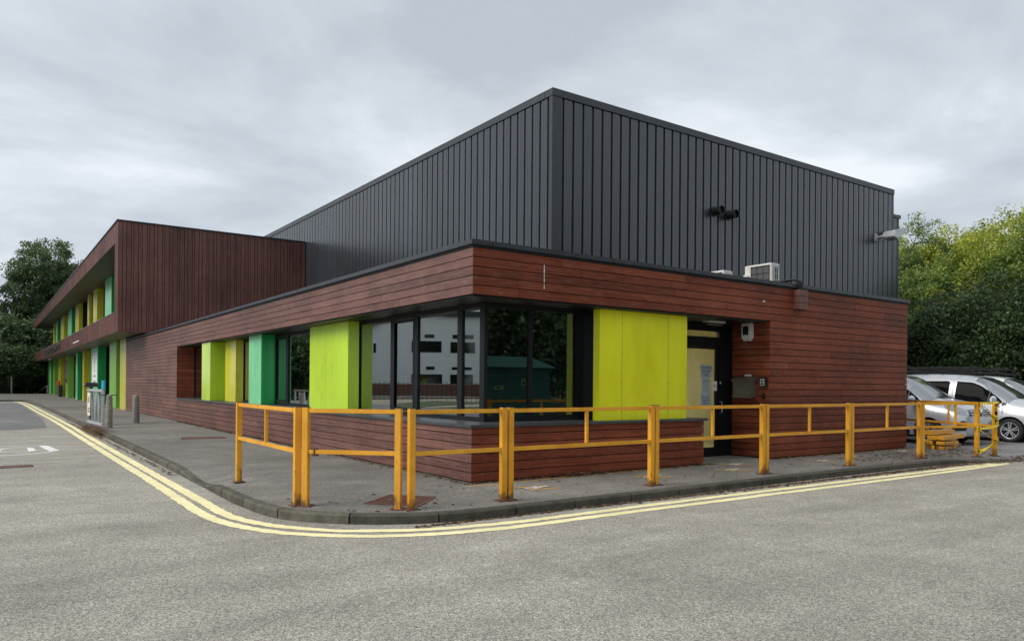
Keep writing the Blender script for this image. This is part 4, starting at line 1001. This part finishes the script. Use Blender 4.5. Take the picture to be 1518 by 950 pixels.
    def front_patch(mm, y0, y1, z0_, z1_, off, n1=16, n2=4, mi=0):
        P = []
        for i in range(n1+1):
            y = y0+(y1-y0)*i/n1
            for j in range(n2+1): z = z0_+(z1_-z0_)*j/n2; P.append((front_x(y, z)-off, y, z))
        mm.add(P, [(i*(n2+1)+j, i*(n2+1)+j+1, (i+1)*(n2+1)+j+1, (i+1)*(n2+1)+j) for i in range(n1) for j in range(n2)], mi)
    m = MB(); front_patch(m, -.62, .62, .78, .95, .008); m.build('grille', M_black, t, smooth=True)
    m = MB(); front_patch(m, -.60, -.1, 0.905, 0.923, .016); front_patch(m, .1, .60, 0.905, 0.923, .016); front_patch(m, -.60, -.1, 0.845, 0.860, .016); front_patch(m, .1, .60, 0.845, 0.860, .016); front_patch(m, -.56, -.1, 0.795, 0.810, .016); front_patch(m, .1, .56, 0.795, 0.810, .016); m.build('grille_bar', M_chrome, t, smooth=True)
    m = MB(); x0 = front_x(0, .87)-.03
    for q in ([(0,.10),(.075,0),(.04,0),(0,.055)],[(.075,0),(0,-.10),(0,-.055),(.04,0)],[(0,-.10),(-.075,0),(-.04,0),(0,-.055)],[(-.075,0),(0,.10),(0,.055),(-.04,0)]): m.prism([(a_, .87+b_) for a_, b_ in q], 'x', x0-.01, x0+.03)
    m.build('badge', M_chrome, t)
    m = MB(); front_patch(m, -.42, .42, .34, .50, .008); m.build('lower_intake', M_black, t, smooth=True)
    m = MB(); x0 = front_x(0, .62)-.03; m.box(x0, x0+.03, -.26, .26, .58, .69); m.build('number_plate', M_offwhite, t)
    # wheels
    for s_ in (.93, 4.03):
        for sd_ in (-1, 1):
            c_ = Vector((s_, sd_*.86, .335))
            prof = [(.235, -.10), (.30, -.11), (.325, -.09), (.335, -.05), (.335, .05), (.325, .09), (.30, .11), (.235, .10)]
            m = MB(); n_ = 36; P = [(c_.x+r_*math.cos(2*math.pi*k/n_), c_.y+o_, c_.z+r_*math.sin(2*math.pi*k/n_)) for r_, o_ in prof for k in range(n_)]
            m.add(P, [(i*n_+k, i*n_+(k+1) % n_, (i+1)*n_+(k+1) % n_, (i+1)*n_+k) for i in range(len(prof)-1) for k in range(n_)])
            wh = m.build('wheel', M_rubber, t, smooth=True)
            m = MB(); m.tube([c_+Vector((0, sd_*.02, 0)), c_+Vector((0, sd_*.04, 0))], .234, 30); m.build('rim_disc', M_black, wh)
            m = MB()
            for k in range(5):
                for dq in (-.17, .17):
                    a_ = 2*math.pi*k/5+math.pi/2; q0 = c_+Vector((.05*math.cos(a_+dq*1.8), sd_*.085, .05*math.sin(a_+dq*1.8))); q1 = c_+Vector((.225*math.cos(a_+dq), sd_*.095, .225*math.sin(a_+dq)))
                    m.bar(q0, q1, .022, .03, up=(0, 1, 0))
            nn_ = 30; P = []
            for r_, o_ in ((.215, .09), (.236, .105), (.24, .08)):
                P += [(c_.x+r_*math.cos(2*math.pi*k/nn_), c_.y+sd_*o_, c_.z+r_*math.sin(2*math.pi*k/nn_)) for k in range(nn_)]
            m.add(P, [(i*nn_+k, i*nn_+(k+1) % nn_, (i+1)*nn_+(k+1) % nn_, (i+1)*nn_+k) for i in range(2) for k in range(nn_)])
            m.tube([c_+Vector((0, sd_*.05, 0)), c_+Vector((0, sd_*.10, 0))], .04, 14)
            m.build('rim', M_galv, wh)
    # roof rack
    m = MB()
    for y in (-.66, .66):
        m.tube([(1.95, y, 1.98), (2.25, y, 2.16), (4.85, y, 2.17), (4.9, y, 2.0)], .018, 8); m.tube([(2.1, y, 2.02), (4.85, y, 2.04)], .016, 8)
        for s_ in np.linspace(2.4, 4.8, 6): m.tube([(s_, y, 1.93), (s_, y, 2.16)], .014, 6)
    for s_ in np.linspace(2.5, 4.7, 5): m.tube([(s_, -.66, 2.04), (s_, .66, 2.04)], .014, 6)
    m.tube([(2.25, -.66, 2.16), (2.25, .66, 2.16)], .018, 8); m.tube([(1.95, -.66, 1.98), (1.95, .66, 1.98)], .018, 8); m.tube([(4.85, -.66, 2.17), (4.85, .66, 2.17)], .018, 8)
    m.build('roof_rack', M_gap, t)
    return t
v1 = make_van('parked_van', M_silver, 'silver van nearest the timber wall, its grille facing the taped gap')
v1.location = (16.05, -.10, .03); v1.rotation_euler[2] = R(90)
v2 = copy_tree(v1); v2.location = (18.97, -.95, .03); v2['label'] = 'silver van at the right edge with its whole front wheel showing'
v3 = copy_tree(v1); v3.location = (21.95, -.5, .03); v3['label'] = 'white roofed van behind the others, only its upper part showing'
for ch in v3.children:
    if ch.name.split('.')[0] in ('body', 'wing_mirror'):
        ch.data = ch.data.copy(); ch.data.materials[0] = M_vwhite
m = MB(); m.box(19.55, 19.95, -1.9, -1.88, 1.6, 1.95); m.tube([(19.8, -1.86, .03), (19.8, -1.86, 1.95)], .025, 8)
tag(m.build('small_sign', M_galv), 'small grey sign plate on a thin post at the right edge by the vans', 'sign')

# ------------------------------------------------------------------ trees
def make_tree(name, H, Rr, zc0, seed, mat, leafsize=.2, nclus=420, per=85, gap=.35, trunk_r=.25, clr=(.45, .95), tint_top=0, oval=1.0, trunks=1):
    """crown: clusters inside an uneven envelope; limbs reach to the clusters. local origin at base"""
    r_ = np.random.default_rng(seed); ph = r_.uniform(0, 6.28, 8)
    cz = (zc0+H)/2; hz = (H-zc0)/2
    def env(d):
        az = math.atan2(d[1], d[0]); el = d[2]
        return 1+.10*math.sin(2*az+ph[0])+.08*math.sin(3*az+ph[1]+2*el)+.08*math.sin(5*az+ph[2]+3*el)+.07*math.sin(4*el+ph[3]+az)+.06*math.sin(9*az+5*el+ph[4])
    C_ = []
    while len(C_) < nclus:
        d = r_.normal(size=3); d /= np.linalg.norm(d); rr = min(r_.uniform(0, 1)**.42, .93)
        if rr < .45 and r_.random() < .5: continue
        e_ = env(d); p = np.array([d[0]*Rr*e_*rr, d[1]*Rr*oval*e_*rr, cz+d[2]*hz*e_*rr])
        if p[2] < zc0*.7: continue
        g_ = math.sin(p[0]*1.1+ph[5])*math.sin(p[1]*1.2+ph[6])*math.sin(p[2]*1.0+ph[7])
        if g_ > .28 and r_.random() < gap*2: continue
        C_.append((p, rr))
    P = np.array([c_[0] for c_ in C_]); rr = np.array([c_[1] for c_ in C_])
    # trunk and limbs
    m = MB(); limbs = []
    for tr_ in range(trunks):
        ox, oy = (0, 0) if trunks == 1 else (r_.uniform(-Rr*.5, Rr*.5), r_.uniform(-.5, .5))
        tp = [Vector((ox, oy, -.2))]; k_ = 7
        for i in range(1, k_+1):
            tp.append(Vector((ox+r_.normal()*.12*i**.5, oy+r_.normal()*.12*i**.5, (H*.86)*i/k_)))
        m.tube(tp, [trunk_r*(1-.85*i/k_)+.02 for i in range(k_+1)], 9); tq = tp
        for i in range(16):
            zq = zc0*.7+(H*.8-zc0*.7)*(i/16); f_ = zq/(H*.86)*k_; j = min(k_-1, int(f_)); st = tq[j].lerp(tq[j+1], f_-j)
            tgt = P[r_.integers(len(P))]; best = None
            for _ in range(12):
                c_ = P[r_.integers(len(P))]
                if c_[2] > zq+.3 and (best is None or abs(c_[2]-zq-1.2) < abs(best[2]-zq-1.2)): best = c_
            if best is None: continue
            en = Vector(best); mid = st.lerp(en, .5)+Vector((0, 0, -.15)); rad = trunk_r*.38*(1-zq/H)+.03
            pts = spline([st, st.lerp(mid, .5)+Vector(r_.normal(size=3)*.15), mid, en], (en-st).length/7); m.tube(pts, [rad*(1-.8*q/len(pts)) for q in range(len(pts))], 6); limbs += [(p_, rad*(1-.8*q/len(pts))) for q, p_ in enumerate(pts)]
    LP = np.array([tuple(p_) for p_, _ in limbs])
    for c_ in P[:: (1 if nclus < 500 else 2)]:
        j = int(np.argmin(((LP-c_)**2).sum(1))); a_ = Vector(LP[j]); b_ = Vector(c_)
        mid = a_.lerp(b_, .5)+Vector(r_.normal(size=3)*.12); m.tube([a_, mid, b_+Vector((0,0,.15))], [.03, .018, .006], 4, caps=False)
    root = thing(name, (0, 0, 0), None, None)
    m.build('trunk', M_bark, root, smooth=True)
    # leaves
    n_ = nclus*per; ci = np.repeat(np.arange(nclus), per)
    cr = r_.uniform(clr[0], clr[1], nclus)[ci]
    d = r_.normal(size=(n_, 3)); d /= np.linalg.norm(d, axis=1)[:, None]; rad = r_.uniform(0, 1, n_)**.5
    off = d*rad[:, None]*cr[:, None]*np.array([1, 1, .62])
    off[:, 2] -= .25*(off[:, 0]**2+off[:, 1]**2)
    pos = P[ci]+off
    nn_ = r_.normal(size=(n_, 3))+np.array([0, 0, .9]); nn_ /= np.linalg.norm(nn_, axis=1)[:, None]
    tx = np.cross(nn_, r_.normal(size=(n_, 3))); tx /= np.linalg.norm(tx, axis=1)[:, None]; ty = np.cross(nn_, tx)
    L_ = leafsize*r_.uniform(.6, 1.25, n_)[:, None]; W_ = L_*.30
    v0 = pos-tx*L_*.5; v2 = pos+tx*L_*.5; v1_ = pos+ty*W_+tx*L_*.05; v3_ = pos-ty*W_+tx*L_*.05
    V_ = np.stack([v0, v1_, v2, v3_], 1).reshape(-1, 3)
    me = bpy.data.meshes.new('crown'); me.vertices.add(n_*4); me.vertices.foreach_set('co', V_.ravel())
    me.loops.add(n_*4); me.loops.foreach_set('vertex_index', np.arange(n_*4)); me.polygons.add(n_)
    me.polygons.foreach_set('loop_start', np.arange(n_)*4); me.polygons.foreach_set('loop_total', np.full(n_, 4))
    me.update(calc_edges=True); me.materials.append(mat)
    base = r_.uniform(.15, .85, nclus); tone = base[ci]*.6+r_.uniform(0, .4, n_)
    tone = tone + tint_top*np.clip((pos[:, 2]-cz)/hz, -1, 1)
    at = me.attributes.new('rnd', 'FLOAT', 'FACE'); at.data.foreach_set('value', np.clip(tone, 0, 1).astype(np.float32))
    o = bpy.data.objects.new('crown', me); sc.collection.objects.link(o); o.parent = root
    return root
def place(t, loc, rz, s, label, cat='tree', group=None, first=False):
    o = t if first else copy_tree(t); o.location = loc; o.rotation_euler[2] = rz; o.scale = s if isinstance(s, tuple) else (s, s, s)
    o['label'] = label; o['category'] = cat
    if group: o['group'] = group
    return o
GR = 'trees beyond the vans'
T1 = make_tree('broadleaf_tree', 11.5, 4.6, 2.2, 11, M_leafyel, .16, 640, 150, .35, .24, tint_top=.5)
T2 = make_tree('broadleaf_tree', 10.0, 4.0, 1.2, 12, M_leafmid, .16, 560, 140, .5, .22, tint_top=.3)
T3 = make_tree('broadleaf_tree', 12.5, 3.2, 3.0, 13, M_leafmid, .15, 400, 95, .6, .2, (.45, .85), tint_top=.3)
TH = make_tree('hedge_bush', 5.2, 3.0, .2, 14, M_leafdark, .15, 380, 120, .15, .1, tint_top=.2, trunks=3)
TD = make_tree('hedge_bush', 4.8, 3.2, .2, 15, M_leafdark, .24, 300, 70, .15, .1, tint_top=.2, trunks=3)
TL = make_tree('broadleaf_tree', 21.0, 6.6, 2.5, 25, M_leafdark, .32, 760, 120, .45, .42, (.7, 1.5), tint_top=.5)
# right: from the hall corner to the frame edge
def at(u, depth):   # ground point seen at photo column u at a forward distance
    a = R(YAW); x = (u-759)/1107.935*depth
    return (-5.791+depth*math.cos(a)+x*math.sin(a), -9.223+depth*math.sin(a)-x*math.cos(a), 0.0)
place(T3, at(1350, 46), 2.6, .93, 'thin loose tree showing sky between its twigs at the end of the metal hall', group=GR, first=True)
place(T2, at(1398, 42), 1.2, .9, 'mid green tree behind the gap between the metal hall and the yellow green tree', group=GR, first=True)
place(T1, at(1500, 39), 0.2, .93, 'tall yellow green tree at the right edge of the photo', group=GR, first=True)
place(T1, at(1446, 45), 2.4, .98, 'yellow green tree just left of the tallest one beyond the vans', group=GR)
place(T2, at(1580, 37), 3.1, 1.05, 'mid green tree past the right edge beyond the vans', group=GR)
place(T1, at(1338, 56), 3.3, (1.0, 1.0, 1.08), 'tall mid green tree half hidden behind the right end of the metal hall', group=GR)
place(T1, at(1680, 42), 4.0, 1.1, 'yellow green tree far past the right edge beyond the vans', group=GR)
place(T2, at(1452, 52), 4.2, 1.0, 'darker tree standing behind the row beyond the vans', group=GR)
place(T2, at(1540, 50), 5.2, 1.05, 'second darker tree standing behind the row beyond the vans', group=GR)
hl = ['dark hedge bush behind the nearest van', 'dark hedge bush between the first and second van roofs', 'dark hedge bush behind the roof rack of the second van', 'dark hedge bush at the right photo edge', 'dark hedge bush past the right photo edge', 'dark hedge bush at the end of the metal hall, back row', 'dark hedge bush in the back row under the yellow green tree', 'dark hedge bush far past the right photo edge']
for i, (u, dp, s) in enumerate(((1362, 36, 1), (1404, 35, .72), (1452, 33.5, 1.08), (1512, 34, .75), (1575, 32, 1.05), (1385, 43, 1.0), (1470, 42, 1.0), (1650, 32, 1.0))):
    place(TH, at(u, dp), i*1.3, (s, s, s*[.9, .9, 1.1, .95, 1, .95, .9, 1][i]), hl[i], 'bush', 'hedge bushes beyond the vans', first=(i == 0))
# left: one big tree and lower growth beyond the fence
place(TL, at(71, 104), .4, (.86, .86, 1.0), 'big dark tree rising behind the far end of the office wing', first=True)
ll = ['low dark tree at the left photo edge beyond the fence', 'dark tree filling in under the big tree', 'dark tree past the left photo edge', 'dark tree behind the far end of the wing']
for i, (u, dp, s) in enumerate(((-14, 112, .42), (45, 112, .6), (-90, 108, .75), (115, 116, .7))):
    place(TL, at(u, dp), 1+i*1.7, s, ll[i], group='trees beyond the far fence')
bl = ['dark bush left of the fence post', 'dark bush at the fence post', 'dark bush right of the fence post', 'dark bush near the handrail', 'dark bush at the wing end', 'dark bush past the left photo edge', 'taller dark bush behind the fence post', 'taller dark bush behind the handrail', 'taller dark bush at the left photo edge']
for i, (u, dp, s) in enumerate(((2, 84, 1.1), (26, 85, 1.1), (48, 86, 1.0), (66, 87, .95), (86, 90, 1.1), (-30, 84, 1.2), (18, 93, 1.9), (56, 95, 1.9), (-12, 93, 1.9))):
    place(TD, at(u, dp), i*2.1, s, bl[i], 'bush', 'bushes beyond the far fence', first=(i == 0))
# fence at the far end
ft = thing('mesh_fence', at(-10, 80.5), 'dark mesh fence with pale posts across the far end of the street', 'fence')
pA = Vector(at(-150, 80)); pB = Vector(at(17, 80.5)); m = MB()
n_ = 60
for i in range(n_):
    p_ = pA.lerp(pB, i/n_); m.bar(p_+Vector((0,0,.1)), p_+Vector((0,0,1.85)), .012, .012)
for z_ in np.linspace(.2, 1.8, 9): m.bar(pA+Vector((0,0,z_)), pB+Vector((0,0,z_)), .012, .012)
m.build('mesh_panel', M_black, ft)
for i in range(5):
    p_ = pA.lerp(pB, i/4); m = MB(); m.bar(p_, p_+Vector((0,0,2.0)), .13, .13); m.build('post', M_conc, ft)
h0, h1 = Vector(at(56, 86)), Vector(at(70, 84)); m = MB(); m.bar(h0+Vector((0,0,.25)), h1+Vector((0,0,1.0)), .1, .12); m.bar(h1, h1+Vector((0,0,1.05)), .1, .1); m.bar(h0, h0+Vector((0,0,.3)), .08, .08)
tag(m.build('sloping_handrail', M_galv), 'grey sloping handrail beside the far end of the wing', 'handrail')

# ------------------------------------------------------------------ what the corner windows mirror (stands off to the sides)
c0 = Vector((-39.3, 74.2, 0)); tx_ = Vector((-.874, -.486, 0)); nb = Vector((-.486, .874, 0))   # tx: to the right in the mirror; nb: away
K_ = .0857
wb = thing('white_building', c0, 'white rendered three storey building with dark window bands, seen mirrored in the corner glass', 'building')
def wp(u, v, o_=0): q = c0+tx_*((u-640)*K_)+nb*o_; return Vector((q.x, q.y, 1.55+(569.1-v)*K_))
top = [(470,500),(500,497),(530,494),(546,489),(556,482),(566,476),(580,470),(600,466),(625,465),(660,468),(700,468),(780,466),(1000,462)]
m = MB(); n_ = len(top)
low = [(u, 569.1) for u, v in top]
F_ = [wp(u, v) for u, v in low]+[wp(u, v) for u, v in top]; Bk = [wp(u, v, 14) for u, v in low]+[wp(u, v, 14) for u, v in top]
fc = [(i, i+1, n_+i+1, n_+i) for i in range(n_-1)]; o2 = 2*n_
m.add(F_+Bk, fc+[tuple(o2+k for k in f_[::-1]) for f_ in fc]+[(n_+i, n_+i+1, o2+n_+i+1, o2+n_+i) for i in range(n_-1)]+[(0, n_, o2+n_, o2), (n_-1, 2*n_-1, o2+2*n_-1, o2+n_-1)])
m.build('wall', M_render, wb)
m = MB(); b0, b1, b2, b3 = wp(470, 569.2, -.05), wp(1000, 569.2, -.05), wp(1000, 569.2, 14), wp(470, 569.2, 14)
m.add([Vector((p_.x, p_.y, 0)) for p_ in (b0, b1, b2, b3)]+[b0, b1, b2, b3], [(0,1,5,4),(1,2,6,5),(2,3,7,6),(3,0,4,7)]); m.build('brick_base', M_brick, wb)
m = MB()
for (u0, v0), (u1, v1_) in zip(top, top[1:]): m.bar(wp(u0, v0-3, 6.8), wp(u1, v1_-3, 6.8), 14.6, .65)
m.build('roof_edge', M_roofd, wb)
def Z(x, y): return (x/3.995+520, y/3.995+440)
for (x0, y0, x1, y1) in ((435,222,492,243),(360,262,535,328),(600,222,725,245),(588,266,733,330),(445,412,495,430),(360,458,540,513),(598,414,715,430),(588,458,722,515),(138,280,152,335),(850,222,960,245),(820,266,1000,330),(850,414,960,430),(820,458,1000,515)):
    (u0, v0), (u1, v1_) = Z(x0, y0), Z(x1, y1); m = MB()
    P_ = [wp(u0, v1_, -.06), wp(u1, v1_, -.06), wp(u1, v0, -.06), wp(u0, v0, -.06)]; Q_ = [wp(u0, v1_, .03), wp(u1, v1_, .03), wp(u1, v0, .03), wp(u0, v0, .03)]
    m.add(P_+Q_, [(0,1,2,3),(0,4,5,1),(1,5,6,2),(2,6,7,3),(3,7,4,0)]); m.build('window', M_dglass, wb)
place(TL, (-21, 66, 0), 2.0, .72, 'dark tree mirrored in the window beside the teal panel', group='trees off to the left')
place(TL, (-22, 80, 0), 3.0, .8, 'second dark tree behind the one mirrored beside the teal panel', group='trees off to the left')
place(TD, (-17, 60, 0), 3.0, 1.3, 'dark bush under the tree mirrored beside the teal panel', 'bush', group='bushes off to the left')
place(TL, (-34, 92, 0), 4.0, .62, 'dark tree left of the white mirrored building', group='trees off to the left')
mb = MB(); mb.add([(-30, 44, .03), (-17.6, 36, .03), (-13, 29, .03), (-15.5, 36, .05), (-19, 43, .05), (-26, 50, .03)], [(0, 1, 2, 3, 4, 5)]); tag(mb.build('grass_verge', M_grass), kind='structure')
# fence in front of the white building
m = MB(); q0, q1 = Vector((-34, 42, 0)), Vector((-15, 62, 0))
for i in range(61): p_ = q0.lerp(q1, i/60); m.bar(p_, p_+Vector((0,0,1.8)), .03, .03)
for z_ in (.3, 1.6): m.bar(q0+Vector((0,0,z_)), q1+Vector((0,0,z_)), .03, .03)
tag(m.build('railing_fence', M_black), 'thin black railing fence in front of the white building mirrored in the glass', 'fence')
# green cabin and trees mirrored in the right pane
cb = thing('green_cabin', (11.6, -14.6, 0), 'green steel cabin with shallow pitched roof mirrored in the right corner pane', 'cabin')
m = MB(); m.box(8.2, 13.4, -17.2, -14.0, 0, 2.25); m.build('wall', M_shed, cb)
m = MB(); m.prism([(-13.8, 2.25), (-15.6, 2.75), (-17.4, 2.25)], 'x', 8.0, 13.6); m.build('roof', plain('green roof', (.02, .11, .085), .6), cb)
m = MB(); m.box(10, 11, -14.0, -13.95, .1, 2.0); m.build('door', plain('dark green door', (.01, .08, .06), .5), cb)
tl = ['dark tree behind the mirrored green cabin', 'dark tree right of the mirrored green cabin', 'dark tree left of the mirrored green cabin', 'dark tree in the second row behind the cabin', 'farther dark tree across the road', 'dark tree beyond the right end of the cabin', 'dark tree in the second row, far right', 'dark tree filling the gap behind the cabin roof']
for i, (x, y, s) in enumerate(((21, -27, .62), (30, -26, .66), (12, -31, .65), (26, -38, .85), (3, -36, .65), (38, -30, .7), (38, -42, .85), (17, -38, .85))):
    place(TL, (x, y, 0), i*1.9, s, tl[i], group='trees across the road')
for i, (x, y, s) in enumerate(((17, -22, 1.3), (25, -22, 1.4), (33, -23, 1.4), (11, -24, 1.3), (42, -26, 1.5))):
    place(TD, (x, y, 0), i*1.9, s, ['dark bush right behind the green cabin', 'second dark bush along the road, right of the cabin', 'third dark bush along the road, right of the cabin', 'dark bush left of the green cabin', 'farthest dark bush along the road'][i], 'bush', group='bushes across the road')

# ------------------------------------------------------------------ leaf litter and weeds
def litter(name, spots, mat, size=(.015, .04)):
    m = MB()
    for x, y, z in spots:
        s_ = random.uniform(*size); a_ = random.uniform(0, 6.28); c_, s2 = math.cos(a_)*s_, math.sin(a_)*s_; w_ = random.uniform(.3, .7); h = random.uniform(.002, .02)
        m.add([(x-c_, y-s2, z+.002), (x+s2*w_, y-c_*w_, z+h), (x+c_, y+s2, z+.003), (x-s2*w_, y+c_*w_, z+h*.6)], [(0,1,2,3)], 0, random.random())
    return tag(m.build(name, mat, fixn=False), kind='stuff')
sp = []
for _ in range(900): x = random.uniform(-.1, XS+.2); sp.append((x, -.03-abs(random.gauss(0, .05)), .113))
for _ in range(500): x = random.uniform(7.0, 12.6); sp.append((x, -.03-abs(random.gauss(0, .06)), .113))
for _ in range(1500): y = random.uniform(-.1, 20); sp.append((-.03-abs(random.gauss(0, .07)), y, .113))
for _ in range(110): sp.append((random.uniform(-3, 6.5), random.uniform(-1.7, 0), .113))
for _ in range(260): sp.append((2.0+random.gauss(0, .25), -.06-abs(random.gauss(0, .06)), .113+random.uniform(0, .05)))
litter('leaf_litter', sp, M_litter)
sp = []
for _ in range(1900):
    x = random.triangular(.3, 11.6, 10.5); sp.append((x, -2.0-abs(random.gauss(0, .07)), .002))
for _ in range(500): x = random.uniform(-2, 3); sp.append((x, -2.02-abs(random.gauss(0, .03)), .002))
for _ in range(900): x = random.gauss(13.2, 1.2); sp.append((x, -2.25+random.gauss(0, .22), .02))
for _ in range(500): sp.append((-3.18-abs(random.gauss(0, .05)), random.uniform(4, 24), .002))
for _ in range(700): sp.append((-3.1+random.gauss(0, .12), random.gauss(16.0, 1.3), .03+random.uniform(0, .1)))
for _ in range(700): sp.append((random.gauss(11, 1.6), random.gauss(-1.2, .35), .113 if random.random() < .99 else .12))
litter('gutter_leaves', sp, M_litter, (.018, .045))
m = MB()
for _ in range(420):
    y = random.gauss(16.2, 1.1); x = -3.12+random.gauss(0, .1); a_ = random.uniform(0, 6.28); l_ = random.uniform(.08, .3)
    m.tube([(x, y, .02), (x+math.cos(a_)*l_*.4, y+math.sin(a_)*l_*.4, l_*.6), (x+math.cos(a_)*l_, y+math.sin(a_)*l_, l_*.55)], [.006, .004, .002], 3, caps=False, rnd=random.uniform(.3, 1))
tag(m.build('dry_weeds', M_litter, fixn=False), kind='stuff')
